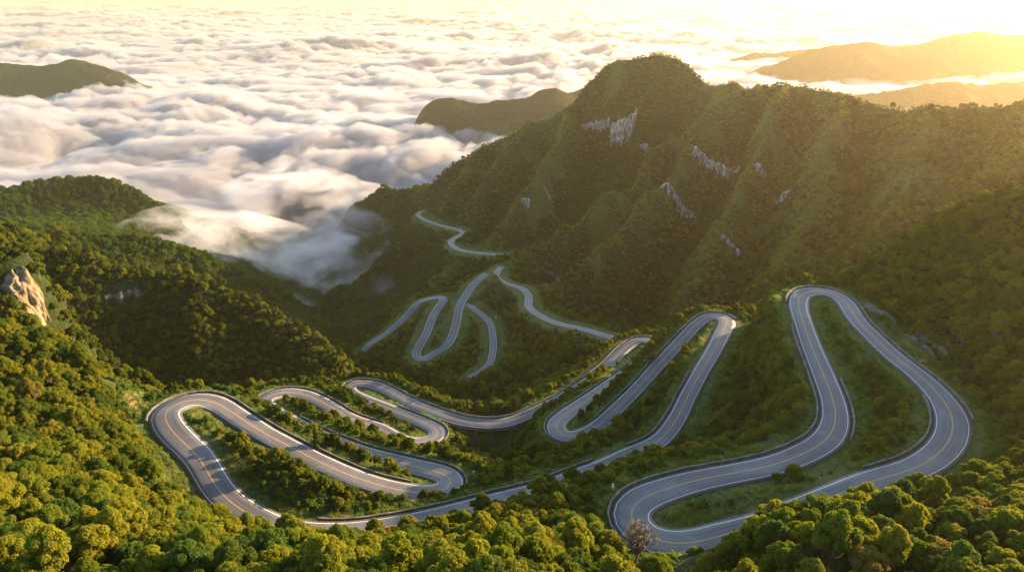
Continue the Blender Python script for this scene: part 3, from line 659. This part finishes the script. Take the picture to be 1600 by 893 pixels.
def crown_mesh(name, seed, kind, R, nleaf, ls, mat, ball=(8, 6), fill=.84, sparse=False):
    r = np.random.default_rng(seed); L, Hc = crown_lobes(r, kind, R)
    V_ = []; F_ = []
    if not sparse:
        bv, bf = uv_ball(*ball)
        for lx, ly, lz, q in L:
            b0 = len(V_) and sum(len(v) for v in V_)
            jit = 1+.22*(r.random((len(bv), 1))-.5)
            V_.append(bv*jit*q*fill*np.array([1, 1, .88])+np.array([lx, ly, lz])); F_ += [tuple(i+b0 for i in (f if f[2] != f[3] else f[:3])) for f in bf]
    # leaf sprays over the boughs
    wts = L[:, 3]**2; wts /= wts.sum()
    k = r.choice(len(L), int(nleaf*2.4), p=wts); n = r.normal(size=(len(k), 3)); n /= np.linalg.norm(n, axis=1, keepdims=True)
    n[:, 2] = np.where(n[:, 2] < -.5, -n[:, 2], n[:, 2])
    bump = 1+.13*np.sin(n[:, 0]*7+k)*np.sin(n[:, 1]*6+k*2)*np.sin(n[:, 2]*6+k*3)
    rad_ = L[k, 3]*bump*r.uniform(.84, 1.10, len(k))
    p = L[k, :3]+n*rad_[:, None]*np.array([1, 1, .88])
    keep = np.ones(len(k), bool)
    for i, (lx, ly, lz, q) in enumerate(L):
        d = np.sqrt((p[:, 0]-lx)**2+(p[:, 1]-ly)**2+((p[:, 2]-lz)/.88)**2); keep &= (d > q*.86) | (k == i)
    p = p[keep][:nleaf]; n = n[keep][:nleaf]; m = len(p)
    nn = n+r.normal(size=(m, 3))*.42+np.array([0, 0, .25]); nn /= np.linalg.norm(nn, axis=1, keepdims=True)
    t = np.cross(nn, r.normal(size=(m, 3))); t /= np.linalg.norm(t, axis=1, keepdims=True); b = np.cross(nn, t)
    s = ls*r.uniform(.55, 1.25, (m, 1)); e = r.uniform(.55, .9, (m, 1))
    q = np.stack([p+t*s*.55, p+b*s*.5*e+nn*s*.10, p-t*s*.55-nn*s*.08, p-b*s*.5*e+nn*s*.10], 1).reshape(-1, 3)
    b0 = sum(len(v) for v in V_)
    V_.append(q); F_ += [(b0+4*i, b0+4*i+1, b0+4*i+2, b0+4*i+3) for i in range(m)]
    me = bpy.data.meshes.new(name); me.from_pydata(np.concatenate(V_).tolist(), [], F_); me.materials.append(mat); me.update()
    return me, L, Hc
def tube(bm, pts_, r0, r1, seg=6):
    rings = []; n = len(pts_)
    for i, p in enumerate(pts_):
        a = Vector(pts_[max(0, i-1)]); b = Vector(pts_[min(n-1, i+1)]); d = (b-a).normalized()
        u = d.orthogonal().normalized(); v = d.cross(u); rr = r0+(r1-r0)*i/(n-1)
        rings.append([bm.verts.new(Vector(p)+(u*math.cos(2*math.pi*j/seg)+v*math.sin(2*math.pi*j/seg))*rr) for j in range(seg)])
    for A, B in zip(rings, rings[1:]):
        for j in range(seg): bm.faces.new((A[j], A[(j+1) % seg], B[(j+1) % seg], B[j]))
    bm.faces.new(rings[0][::-1]); bm.faces.new(rings[-1])
def trunk_mesh(name, seed, L, Hc, R, th, twigs=0):
    r = random.Random(seed); bm = bmesh.new()
    top = (r.uniform(-.2, .2)*R, r.uniform(-.2, .2)*R, th+Hc*.35)
    tube(bm, [(0, 0, -1.2), (0, 0, 0), (top[0]*.4, top[1]*.4, th*.6), (top[0]*.8, top[1]*.8, th), top], .085*R, .04*R, 7)
    for i, (lx, ly, lz, q) in enumerate(L[:12] if not twigs else L):
        s0 = .55+.4*r.random(); a = Vector((top[0]*s0*.8, top[1]*s0*.8, th*s0)); e = Vector((lx, ly, lz+th)); mid = a.lerp(e, .55)+Vector((0, 0, -.06*R))
        tube(bm, [a, mid, e], .035*R, .012*R, 5)
        for _ in range(twigs):
            d = Vector((r.gauss(0, 1), r.gauss(0, 1), r.gauss(.4, .8))).normalized(); st = mid.lerp(e, r.random())
            tube(bm, [st, st+d*q*.6+Vector((0, 0, .05)), st+d*q*1.15+Vector((0, 0, .2))], .012*R, .004*R, 4)
    me = bpy.data.meshes.new(name); bm.to_mesh(me); bm.free(); me.materials.append(BARK); return me
from mathutils import Vector

# crowns seen from near by, and simpler ones for the distance
KINDS = [('round', 11), ('round', 12), ('spreading', 13), ('clustered', 14), ('clustered', 15), ('tall', 16)]
NEAR = []
for i, (kd, sd) in enumerate(KINDS):
    R = 3.0; me, L, Hc = crown_mesh('crown', sd, kd, R, 4600, .36, LEAF['forest']); th = 2.6 if kd != 'tall' else 3.2
    NEAR.append(dict(kind=kd, crown=me, trunk=trunk_mesh('trunk', sd, L, Hc, R, th), th=th, Hc=Hc, R=R))
protos = bpy.data.collections.new('forest_kinds')
def joined(name, crown, trunk, th):
    """crown and trunk of one kind as a single mesh for the forest mass"""
    bm = bmesh.new(); bm.from_mesh(crown); bmesh.ops.translate(bm, verts=bm.verts, vec=(0, 0, th)); nf = len(bm.faces)
    if trunk:
        bm.from_mesh(trunk); bm.faces.ensure_lookup_table()
        for f in bm.faces[nf:]: f.material_index = 1
    me = bpy.data.meshes.new(name); bm.to_mesh(me); bm.free(); me.materials.append(crown.materials[0]); me.materials.append(BARK)
    o = bpy.data.objects.new(name, me); protos.objects.link(o)
for i, p in enumerate(NEAR): joined('forest_kind_a%02d' % i, p['crown'], p['trunk'], p['th'])
for i, (kd, sd) in enumerate([('round', 21), ('spreading', 22), ('clustered', 23), ('tall', 24)]):
    me, L, Hc = crown_mesh('crown_mid', sd, kd, 3.0, 1100, .70, LEAF['forest'], (7, 5)); joined('forest_kind_b%02d' % i, me, None, 2.2)
for i, (kd, sd) in enumerate([('round', 31), ('spreading', 32), ('clustered', 33)]):
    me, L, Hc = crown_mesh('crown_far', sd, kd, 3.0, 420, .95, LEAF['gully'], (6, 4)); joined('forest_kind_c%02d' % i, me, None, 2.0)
    me2 = bpy.data.objects['forest_kind_c%02d' % i].data.copy(); me2.materials[0] = LEAF['lit_scrub']
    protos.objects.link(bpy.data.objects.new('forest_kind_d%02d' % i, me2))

# ------------------------------------------------------------------ where trees stand
def project(x, y, z):
    yc = y*cp - z*sp_; xc = x; zc = y*sp_ + z*cp          # depth, right, up
    return 800+F_PX*xc/np.maximum(yc, 1e-3), 446.5-F_PX*zc/np.maximum(yc, 1e-3), yc
def scatter(step, lo, hi, seed, clear):
    r = np.random.default_rng(seed); a = np.arange(X0, X1, step); b = np.arange(Y0, Y1, step)
    A, B = np.meshgrid(a, b); x = (A+r.uniform(-.46, .46, A.shape)*step).ravel(); y = (B+(A/step % 2)*step*.5*0+r.uniform(-.46, .46, A.shape)*step).ravel()
    z = height(x, y); px, py, d = project(x, y, z+3)
    k = (d > lo) & (d < hi) & (px > -230) & (px < 1830) & (py < 1080) & (roaddist(x, y) > clear)
    return x[k], y[k], z[k], d[k]
def vis(x, y, z, canopy=3.0):
    """share of the sight line clear of ground: true when the crown's top can be seen"""
    ok = np.ones(len(x), bool)
    for t in np.linspace(.25, .97, 30): ok &= (z*t > height(x*t, y*t)+np.where(roaddist(x*t, y*t) < 9, 0, canopy)*.5)
    return ok
OPEN = [(*at(a_, b_, d=d_)[:2], r_*.85) for a_, b_, d_, r_ in GRASSY]      # clearings: x, y, radius
for px, py, d, r_ in ((806,458,520,15),(792,447,550,12),(835,480,480,9),(262,715,158,6),(285,745,150,6),(205,575,182,8),(240,660,170,6),(150,520,196,6),(1050,805,139,13),(1100,795,140,11),(1000,815,139,7),(1040,880,112,9),(1075,875,115,10),(1275,480,216,8),(1285,505,208,7),(1110,510,247,6),(1050,575,235,7),(310,645,184,6),(335,665,180,6)):
    x, y, _ = at(px, py, d=d); OPEN.append((x, y, r_))
def in_open(x, y):
    m = np.zeros(len(x), bool)
    for a, b, r_ in OPEN: m |= (x-a)**2+(y-b)**2 < r_*r_
    return m
T_ = []
for step, lo, hi, seed, clear, base, sc in ((3.2, 40, 215, 1, 7.4, 0, .70), (3.6, 215, 330, 2, 7.4, 0, .74), (3.4, 330, 600, 3, 7.6, 6, .72), (3.1, 600, 1500, 4, 6.5, 10, .66)):
    x, y, z, d = scatter(step, lo, hi, seed, clear); r = np.random.default_rng(seed+50); n = len(x)
    rdv = roaddist(x, y); cl = perlin(x/22, y/22)+.5*perlin(x/9, y/9)
    md = bil(MEADOW, gx, gy, x, y)
    k = ~in_open(x, y) & (r.random(n) > md*.12) & ~(on_rock(x, y) & (r.random(n) < .93)) & ~((rdv < 9.5) & (cl < .05)) & (cl > -.78) & ((bil(earth, gx, gy, x, y) < .45) | (r.random(n) < .15))
    x, y, z, d, rdv, md = x[k], y[k], z[k], d[k], rdv[k], md[k]; n = len(x)
    s = sc*r.uniform(.62, 1.28, n)*(1+.22*perlin(x/30+3, y/30)); s *= np.where(rdv < 12, .55, 1)*np.where((d > 330) & (rdv < 17), .75, 1)*(1-.35*md)*(1+.55*smooth(-120, -260, x)*smooth(520, 640, d))
    nk = {0: 6, 6: 4, 10: 3}[base]
    # low growth on spurs, wood in gullies; leaf tones imitate relief shading
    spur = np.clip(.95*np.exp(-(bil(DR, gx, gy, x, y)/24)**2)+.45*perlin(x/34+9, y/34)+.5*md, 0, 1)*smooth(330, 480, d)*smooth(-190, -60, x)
    lit_scrub = (r.random(n) < spur) & (base > 0)
    s = np.where(lit_scrub, s*.82, s*(1+.2*smooth(330, 480, d)))
    T_.append(np.stack([x, y, z-.25, d, s, np.where(lit_scrub, r.integers(0, 3, n)+13, r.integers(0, nk, n)+base), r.uniform(0, 6.28, n), s*r.uniform(.85, 1.2, n)], 1))
# steep walls carry more plants than their plan shows
x, y, z, d = scatter(1.9, 60, 420, 77, 7.5); r = np.random.default_rng(78)
sl = np.hypot(height(x+2, y)-height(x-2, y), height(x, y+2)-height(x, y-2))/4
k = (sl > .6) & ~in_open(x, y) & ~on_rock(x, y) & (bil(earth, gx, gy, x, y) < .45); x, y, z, d = x[k], y[k], z[k], d[k]; n = len(x); s = r.uniform(.30, .62, n)
T_.append(np.stack([x, y, z-.8, d, s, r.integers(0, 4, n)+6, r.uniform(0, 6.28, n), s*r.uniform(.85, 1.3, n)], 1)); print('steep', n)
T_ = np.concatenate(T_)
print('trees', len(T_))
topz = T_[:, 2]+5.2*T_[:, 7]
px, py, dd = project(T_[:, 0], T_[:, 1], topz); pxb, pyb, _ = project(T_[:, 0], T_[:, 1], T_[:, 2]+3)
sizepx = 3.0*T_[:, 4]*F_PX/T_[:, 3]
seen = vis(T_[:, 0], T_[:, 1], topz) & (px > 4) & (px < 1596) & (py > 0) & (py < 885) & (T_[:, 5] < 6)
order = np.argsort(-np.where(seen, sizepx, 0))[:286]
single = np.zeros(len(T_), bool); single[order] = True
single &= seen
# --- the forest: one mass
def instances(name, data, coll):
    """points with size, turn and kind, each carrying one plant of the collection"""
    o = mesh_obj(name, np.stack([data[:, 0], data[:, 1], data[:, 2]+ZC], 1), [])
    fattr(o, 'size', data[:, 4]); fattr(o, 'tall', data[:, 7]); fattr(o, 'turn', data[:, 6])
    a = o.data.attributes.new('pick', 'INT', 'POINT'); a.data.foreach_set('value', data[:, 5].astype(np.int32))
    g = bpy.data.node_groups.new(name+'_plants', 'GeometryNodeTree')
    g.interface.new_socket('Geometry', in_out='INPUT', socket_type='NodeSocketGeometry'); g.interface.new_socket('Geometry', in_out='OUTPUT', socket_type='NodeSocketGeometry')
    gi = g.nodes.new('NodeGroupInput'); go = g.nodes.new('NodeGroupOutput'); ip = g.nodes.new('GeometryNodeInstanceOnPoints')
    ci = g.nodes.new('GeometryNodeCollectionInfo'); ci.inputs['Collection'].default_value = coll; ci.inputs['Separate Children'].default_value = True; ci.inputs['Reset Children'].default_value = True
    def na(nm, ty): n = g.nodes.new('GeometryNodeInputNamedAttribute'); n.data_type = ty; n.inputs[0].default_value = nm; return n.outputs[0]
    cr = g.nodes.new('ShaderNodeCombineXYZ'); g.links.new(na('turn', 'FLOAT'), cr.inputs[2])
    cs = g.nodes.new('ShaderNodeCombineXYZ'); sz = na('size', 'FLOAT'); g.links.new(sz, cs.inputs[0]); g.links.new(sz, cs.inputs[1]); g.links.new(na('tall', 'FLOAT'), cs.inputs[2])
    g.links.new(gi.outputs[0], ip.inputs['Points']); g.links.new(ci.outputs[0], ip.inputs['Instance']); ip.inputs['Pick Instance'].default_value = True
    g.links.new(na('pick', 'INT'), ip.inputs['Instance Index']); g.links.new(cr.outputs[0], ip.inputs['Rotation']); g.links.new(cs.outputs[0], ip.inputs['Scale'])
    g.links.new(ip.outputs[0], go.inputs[0])
    md = o.modifiers.new('plants', 'NODES'); md.node_group = g
    return o
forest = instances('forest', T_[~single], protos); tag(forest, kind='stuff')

# --- the trees that show largest, each its own thing
TONES = ['deep green', 'olive green', 'olive green', 'yellow green', 'yellow green', 'rusty']
SING = T_[single]; SPX = np.stack([px[single], (py[single]+pyb[single])/2], 1)
tr = random.Random(5); TREES = []
for row, (qx, qy) in zip(SING, SPX):
    p = NEAR[int(row[5])]; tone = tr.choices(['deep green', 'olive green', 'yellow green', 'rusty'], [.17, .36, .43, .04])[0]
    o = empty('broadleaf_tree', (row[0], row[1], row[2]+ZC), row[6]); o.scale = (row[4], row[4], row[7])
    for nm_, me, dz in (('trunk', p['trunk'], 0), ('crown', p['crown'], p['th'])):
        c = bpy.data.objects.new(nm_, me); C.objects.link(c); c.parent = o; c.location = (0, 0, dz)
        if nm_ == 'crown': c.material_slots[0].link = 'OBJECT'; c.material_slots[0].material = LEAF[tone]
    TREES.append((o, tone, p['kind'], qx, qy, row))

# ------------------------------------------------------------------ shrubs and grass beside the roads
shr = bpy.data.collections.new('shrub_kinds')
for i, sd in enumerate((41, 42, 43)):
    me, L, Hc = crown_mesh('shrub', sd, 'spreading' if i else 'clustered', .9, 420, .30, LEAF['shrub'], (5, 4)); o = bpy.data.objects.new('shrub_kind_%02d' % i, me); shr.objects.link(o)
x, y, z, d = scatter(1.05, 60, 330, 9, 5.2); r = np.random.default_rng(9); n = len(x); rdv = roaddist(x, y)
cl = perlin(x/11+7, y/11)+.6*perlin(x/4, y/4)
k = (rdv < 22) & (cl > np.where(rdv < 6.6, .36, -.10)) & ~((bil(earth, gx, gy, x, y) > .5)); x, y, z, d = x[k], y[k], z[k], d[k]; n = len(x)
s = r.uniform(.45, 1.35, n)*np.where(roaddist(x, y) < 7, .6, 1)
u = instances('undergrowth', np.stack([x, y, z-.15, d, s, r.integers(0, 3, n), r.uniform(0, 6.28, n), s*r.uniform(.8, 1.4, n)], 1), shr); tag(u, kind='stuff')
print('shrubs', n)
grs = bpy.data.collections.new('grass_kinds')
for i in range(2):
    r = np.random.default_rng(60+i); m_ = 46; a = r.uniform(0, 6.28, m_); q = .42*np.sqrt(r.random(m_)); hh = r.uniform(.18, .5, m_); lean = r.normal(0, .16, (m_, 2)); w_ = .035
    bx_ = np.stack([q*np.cos(a), q*np.sin(a), np.full(m_, -.05)], 1); tx = np.stack([np.cos(a*5), np.sin(a*5), a*0], 1)*w_
    tip = bx_+np.concatenate([lean, (hh+.05)[:, None]], 1); vs = np.stack([bx_-tx, bx_+tx, tip+tx*.4, tip-tx*.4], 1).reshape(-1, 3)
    me = bpy.data.meshes.new('grass_tuft'); me.from_pydata(vs.tolist(), [], [(4*j, 4*j+1, 4*j+2, 4*j+3) for j in range(m_)]); me.materials.append(LEAF['grass'])
    grs.objects.link(bpy.data.objects.new('grass_kind_%02d' % i, me))
x, y, z, d = scatter(.8, 60, 300, 19, 4.9); r = np.random.default_rng(19); rdv = roaddist(x, y)
k = (rdv < 15) & (perlin(x/9, y/9)+.5*perlin(x/3, y/3) > -.15) & (bil(earth, gx, gy, x, y) < .6); x, y, z, d = x[k], y[k], z[k], d[k]; n = len(x); s = r.uniform(.7, 1.7, n)
u = instances('grass', np.stack([x, y, z, d, s, r.integers(0, 2, n), r.uniform(0, 6.28, n), s*r.uniform(.7, 1.2, n)], 1), grs); tag(u, kind='stuff')
print('grass', n)
# ------------------------------------------------------------------ sea of clouds
def billow(x, y): return np.abs(perlin(x, y))*2
MIST_Z, MIST_STEP = -262, 1.0
MIST = [(215,345,835,90,70,4),(290,345,880,170,120,2),(375,375,838,85,60,-6),(230,330,860,90,80,-6),(455,290,1150,120,90,2),(190,305,900,70,70,-2)]
BUMPS = []
for px, py, d, rx, ry, dz in ((300,335,900,120,110,20),(240,325,880,90,90,10),(520,370,930,130,150,-60),(600,360,900,160,200,-70),(470,272,1130,42,40,-75),(430,340,980,60,60,-40),(125,222,1420,80,70,-60),(20,240,1290,90,50,-45),
        (430,215,1480,260,160,26),(250,170,1900,300,200,25),(640,235,1330,160,140,16),(60,200,1600,200,160,20),(170,140,2050,200,150,10),(1000,100,2900,500,300,20)):
    x, y, _ = at(px, py, d=d); BUMPS.append((x, y, rx, ry, dz))
def cloud_top(x, y):
    wx = x+90*perlin(x/520, y/420)+24*perlin(x/150+9, y/150)+7*perlin(x/45, y/45); wy = y+90*perlin(x/520+70, y/420)+24*perlin(x/150+3, y/150+8)+7*perlin(x/45+31, y/45)
    am = .55+.75*smooth(-.35, .45, perlin(x/900+11, y/700))
    z = 34*fbm(wx/1500, wy/900, 2)+26*perlin(wx/520+3, wy/330)
    z += am*(36*billow(wx/330, wy/220)+21*billow(wx/130+4, wy/95)+11*billow(wx/54+2, wy/44)+5*billow(wx/24, wy/20)+2*billow(wx/10, wy/9))-6
    for bx_, by_, rx, ry, dz in BUMPS: z += dz*np.exp(-((x-bx_)/rx)**2-((y-by_)/ry)**2)
    z -= 95*smooth(1200, 960, y)*smooth(-440, -330, x)
    return z-326
def cloud_grid(rows, cols, y0, y1, ratio):
    yy = y0*(y1/y0)**np.linspace(0, 1, rows); t = np.linspace(-1, 1, cols)
    return t[None, :]*(yy[:, None]*ratio+300), np.repeat(yy[:, None], cols, 1)
cx_, cy_ = cloud_grid(760, 760, 560, 32000, .95)
cz = cloud_top(cx_, cy_)
def shell(name, top, bottom, mat, parent=None):
    ny_, nx_ = top.shape; n = ny_*nx_
    v = np.concatenate([np.stack([cx_.ravel(), cy_.ravel(), top.ravel()+ZC], 1), np.stack([cx_.ravel(), cy_.ravel(), bottom.ravel()+ZC], 1)])
    f = grid_faces(ny_, nx_)
    idx = np.arange(n).reshape(ny_, nx_)
    loop = np.concatenate([idx[0, :], idx[1:, -1], idx[-1, -2::-1], idx[-2:0:-1, 0]])
    nxt = np.roll(loop, -1)
    return mesh_obj(name, v, np.concatenate([f, f[:, ::-1]+n, np.stack([nxt, loop, loop+n, nxt+n], 1)]), mat, parent, shade=True)
m, nt, out = new_mat('dense_cloud')
b = N(nt, 'ShaderNodeBsdfDiffuse'); b.inputs[0].default_value = (.25,.26,.28,1); nt.links.new(b.outputs[0], out.inputs[0])
near = smooth(1500, 1000, cy_)
core = shell('cloud_sea', cz-18-70*near, np.full_like(cz, -424), m); tag(core, kind='stuff')
def vol(name, dens, g):
    m, nt, out = new_mat(name); p = N(nt, 'ShaderNodeVolumePrincipled'); p.inputs['Color'].default_value = (.65, .66, .70, 1)
    p.inputs['Density'].default_value = dens; p.inputs['Anisotropy'].default_value = g
    nt.links.new(p.outputs[0], out.inputs['Volume']); return m
tag(shell('cloud_body', cz, np.full_like(cz, -425), vol('cloud_vapour', .030, .3)), kind='stuff')
# torn mist drifting into the head of the valley: uneven vapour inside a low mound
mx_, my_ = np.meshgrid(np.arange(-760, 330, 10.0), np.arange(690, 1420, 10.0)); mist = np.full(mx_.shape, -80.0)
for a_, b_, d_, rx, ry, dz in MIST:
    x_, y_, _ = at(a_, b_, d=d_); mist = np.maximum(mist, dz-80*(1-np.exp(-((mx_-x_)/rx)**2-((my_-y_)/ry)**2)))
mist += 8*perlin(mx_/60, my_/60)+MIST_Z
vm, nt, out = new_mat('torn_vapour'); p = N(nt, 'ShaderNodeVolumePrincipled'); p.inputs['Color'].default_value = (.90, .90, .92, 1); p.inputs['Anisotropy'].default_value = .35
geo = N(nt, 'ShaderNodeNewGeometry'); mp = N(nt, 'ShaderNodeMapping'); mp.inputs['Scale'].default_value = (1, 1, 1.7); nt.links.new(geo.outputs['Position'], mp.inputs['Vector'])
nz = noise(nt, .0125, 6, .58, mp.outputs[0], .7)
dn = mth(nt, 'MULTIPLY', ramp(nt, nz, [(.50, (0,0,0)), (.67, (1,1,1))]), .032)
nt.links.new(dn, p.inputs['Density']); nt.links.new(p.outputs[0], out.inputs['Volume']); vm.cycles.volume_step_rate = MIST_STEP
def mound(name, X, Y, top, bottom, mat):
    ny_, nx_ = X.shape; n = ny_*nx_
    v = np.concatenate([np.stack([X.ravel(), Y.ravel(), top.ravel()+ZC], 1), np.stack([X.ravel(), Y.ravel(), np.full(n, bottom+ZC)], 1)])
    f = grid_faces(ny_, nx_); idx = np.arange(n).reshape(ny_, nx_)
    loop = np.concatenate([idx[0, :], idx[1:, -1], idx[-1, -2::-1], idx[-2:0:-1, 0]]); nxt = np.roll(loop, -1)
    return mesh_obj(name, v, np.concatenate([f, f[:, ::-1]+n, np.stack([nxt, loop, loop+n, nxt+n], 1)]), mat)
tag(mound('valley_mist', mx_, my_, mist, -390, vm), kind='stuff')
puff = 10*billow(cx_/34, cy_/30)+5*billow(cx_/14, cy_/13)-4
tag(shell('cloud_wisps', cz+puff, np.full_like(cz, -426), vol('thin_vapour', .012, .3)), kind='stuff')
lm = stone_mat('lowland_woods', [(.4, (.03,.045,.012)), (.6, (.06,.08,.02))], .05, .5)
low = mesh_obj('lowland', [(-40000, -2000, ZC-428), (40000, -2000, ZC-428), (40000, 40000, ZC-428), (-40000, 40000, ZC-428)], [(0, 1, 2, 3)], lm); tag(low, kind='structure')

# ------------------------------------------------------------------ the golden morning haze
bm = bmesh.new(); bmesh.ops.create_cube(bm, size=1)
bmesh.ops.scale(bm, verts=bm.verts, vec=(84000, 45000, 429+12)); bmesh.ops.translate(bm, verts=bm.verts, vec=(0, 20000, ZC-429+(429+12)/2))
me = bpy.data.meshes.new('haze'); bm.to_mesh(me); bm.free(); me.materials.append(vol('haze_air', HAZE_D, HAZE_G)); me.materials[0].node_tree.nodes['Principled Volume'].inputs['Color'].default_value = (1.0, .82, .51, 1)
hz = bpy.data.objects.new('haze', me); C.objects.link(hz); tag(hz, kind='stuff')
# ------------------------------------------------------------------ single plants the photograph picks out
def tree_at(px, py, kind, size, tone, label, name='broadleaf_tree', cat='tree', th=1.4, nleaf=1500, seed=77, ls=.34, sparse=False, twigs=0):
    c, d = hit(px, py); me, L, Hc = crown_mesh('crown', seed, kind, 1.6, nleaf, ls, LEAF[tone], (7, 5), sparse=sparse)
    o = empty(name, (c[0], c[1], c[2]+ZC-.1), seed % 6); o.scale = (size,)*3; tag(o, label, cat)
    t = bpy.data.objects.new('trunk', trunk_mesh('trunk', seed, L, Hc, 1.6, th, twigs)); C.objects.link(t); t.parent = o
    k = bpy.data.objects.new('crown', me); C.objects.link(k); k.parent = o; k.location = (0, 0, th); return o
tree_at(497,700,'column',.95,'deep green','small dark pointed tree on the grass strip between two left road arms', 'conifer_tree', th=.8, seed=71)
tree_at(571,722,'round',.9,'deep green','small dark round tree alone beside the middle left road arm', seed=72)
tree_at(1212,757,'clustered',.8,'deep green','small dark tree at the inner edge of the big hairpin road', seed=73)
tree_at(1238,752,'round',1.2,'olive green','round tree just below the big right-hand road curve', seed=74)
tree_at(1012,512,'spreading',1.2,'deep green','dark bushy tree between the two upper hairpins right of the bridge', seed=75)
tree_at(370,704,'spreading',1.1,'yellow green','bright yellow bush on the tip of land inside the leftmost hairpin', 'shrub', 'shrub', .3, seed=76)
tree_at(992,882,'clustered',2.1,'pale','pale nearly leafless tree below the big hairpin, grey branches showing', th=2.0, nleaf=170, seed=78, ls=.22, sparse=True, twigs=9)

for px, py, kd, sz, tn, lb in (
  (908,762,'round',1.25,'olive green','leftmost of the trees half hiding the lowest road right of the bridge'),
  (938,748,'clustered',1.35,'deep green','dark lumpy tree hiding the lowest road where it starts to climb'),
  (966,737,'spreading',1.3,'olive green','spreading tree over the foot of the long climbing arm'),
  (992,724,'round',1.2,'deep green','rounded dark tree beside the foot of the long climbing arm'),
  (612,694,'clustered',1.3,'deep green','dark lumpy tree hiding the gap between two small left bends'),
  (640,702,'round',1.2,'deep green','rounded tree below the tight bend left of the bridge'),
  (556,628,'spreading',1.35,'deep green','dark spreading tree covering the inside of the farthest left hairpin'),
  (586,641,'clustered',1.1,'olive green','olive tree on the lower arm of the farthest left hairpin'),
  (432,652,'clustered',1.2,'deep green','dark tree inside the small hairpin behind the leftmost bend'),
  (1016,566,'round',1.1,'deep green','rounded tree closing the inside of the small upper hairpin')):
    tree_at(px, py, kd, sz, tn, lb, seed=80+int(px) % 17, nleaf=1700)

# ------------------------------------------------------------------ signs and posts
def sign(px, py, w, h, label, turn=0, legs=2, lift=1.0):
    c, d = hit(px, py); o = empty('road_sign', (c[0], c[1], float(height(c[0], c[1]))+ZC), turn); tag(o, label, 'sign')
    bm = bmesh.new(); bmesh.ops.create_cube(bm, size=1); bmesh.ops.scale(bm, verts=bm.verts, vec=(w, .06, h)); bmesh.ops.bevel(bm, geom=bm.edges[:], offset=.015, segments=1)
    bmesh.ops.translate(bm, verts=bm.verts, vec=(0, 0, lift+h/2)); me = bpy.data.meshes.new('board'); bm.to_mesh(me); bm.free(); me.materials.append(WHITE)
    b = bpy.data.objects.new('board', me); C.objects.link(b); b.parent = o
    for s in ((-1, 1) if legs == 2 else (0,)):
        bm = bmesh.new(); bmesh.ops.create_cone(bm, segments=10, radius1=.05, radius2=.05, depth=lift+h*.6+.4, cap_ends=True)
        bmesh.ops.translate(bm, verts=bm.verts, vec=(s*w*.36, .065, (lift+h*.6-.4)/2)); me = bpy.data.meshes.new('post'); bm.to_mesh(me); bm.free(); me.materials.append(CONC)
        p = bpy.data.objects.new('post', me); C.objects.link(p); p.parent = o
sign(276,609,1.7,.75,'small blank white sign board above the outside of the leftmost hairpin', rad(20))
sign(1303,443,2.6,.8,'blank white board beside the top of the highest hairpin', rad(-20), lift=.4)
def marker(px, py, label, h=1.1, r_=.16):
    c, d = hit(px, py); bm = bmesh.new()
    bmesh.ops.create_cone(bm, segments=12, radius1=r_, radius2=r_*.85, depth=h+.5, cap_ends=True); bmesh.ops.translate(bm, verts=bm.verts, vec=(0, 0, (h-.5)/2))
    q = bmesh.ops.create_uvsphere(bm, u_segments=12, v_segments=6, radius=r_*.85); bmesh.ops.translate(bm, verts=q['verts'], vec=(0, 0, h))
    me = bpy.data.meshes.new('marker_post'); bm.to_mesh(me); bm.free(); me.materials.append(WHITE); o = bpy.data.objects.new('marker_post', me); C.objects.link(o)
    o.location = (c[0], c[1], float(height(c[0], c[1]))+ZC); tag(o, label, 'post', 'white marker posts by the road')
marker(957,766,'white marker post left of the big hairpin with the grass island', 1.3, .22)
marker(740,742,'white marker post outside the right-hand bend below the bridge', 1.3, .22)
marker(803,650,'white marker post at the right end of the bridge', 1.2, .22)
marker(775,500,'thin white post beside the short side road in the valley', 4.0, .16)
marker(914,645,'white marker post on the grass inside the bend right of the bridge', 1.2, .2)

# ------------------------------------------------------------------ which tree is which
def zone(x, y):
    if y > 845 and x < 330: return 'in the bottom left corner'
    if y > 845 and x < 700: return 'along the lower left edge'
    if y > 845 and x > 1120: return 'in the bottom right corner'
    if y > 845: return 'along the bottom middle edge'
    if x > 1120 and y > 740: return 'before the big right hairpin'
    if x > 860 and y > 740: return 'left of the big hairpin'
    if y > 770 and x > 430: return 'below the lowest straight road'
    if x < 330 and y > 770: return 'low on the left slope'
    if x < 330 and y > 700: return 'midway up the left slope'
    if x < 330 and y > 620: return 'high on the left slope'
    if x < 330: return 'topping the left slope'
    if x < 700: return 'inside the left road loops'
    if x < 1240: return 'between the right road loops'
    return 'beside the rightmost road bend'
ORD = ['first', 'second', 'third', 'fourth', 'fifth', 'sixth', 'seventh', 'eighth', 'ninth', 'tenth', 'eleventh', 'twelfth']
SHAPE = {'round': 'rounded', 'spreading': 'spreading', 'clustered': 'lumpy', 'tall': 'tall'}
TN = {'deep green': 'deep-green', 'olive green': 'olive', 'yellow green': 'yellow-green', 'rusty': 'ochre'}
bag = {}
for t in TREES:
    sz = 'large' if t[5][4] > .85 else ('medium' if t[5][4] > .68 else 'small')
    bag.setdefault((zone(t[3], t[4]), t[1], t[2], sz), []).append(t)
for (zn, tone, kd, sz), L in bag.items():
    L.sort(key=lambda t: t[3])
    for i, t in enumerate(L):
        tail = '' if len(L) == 1 else (', %s such from left' % ORD[i] if i < 12 else '')
        tag(t[0], '%s %s %s tree %s%s' % (sz, TN[tone], SHAPE[kd], zn, tail), 'tree', 'trees of the near forest')
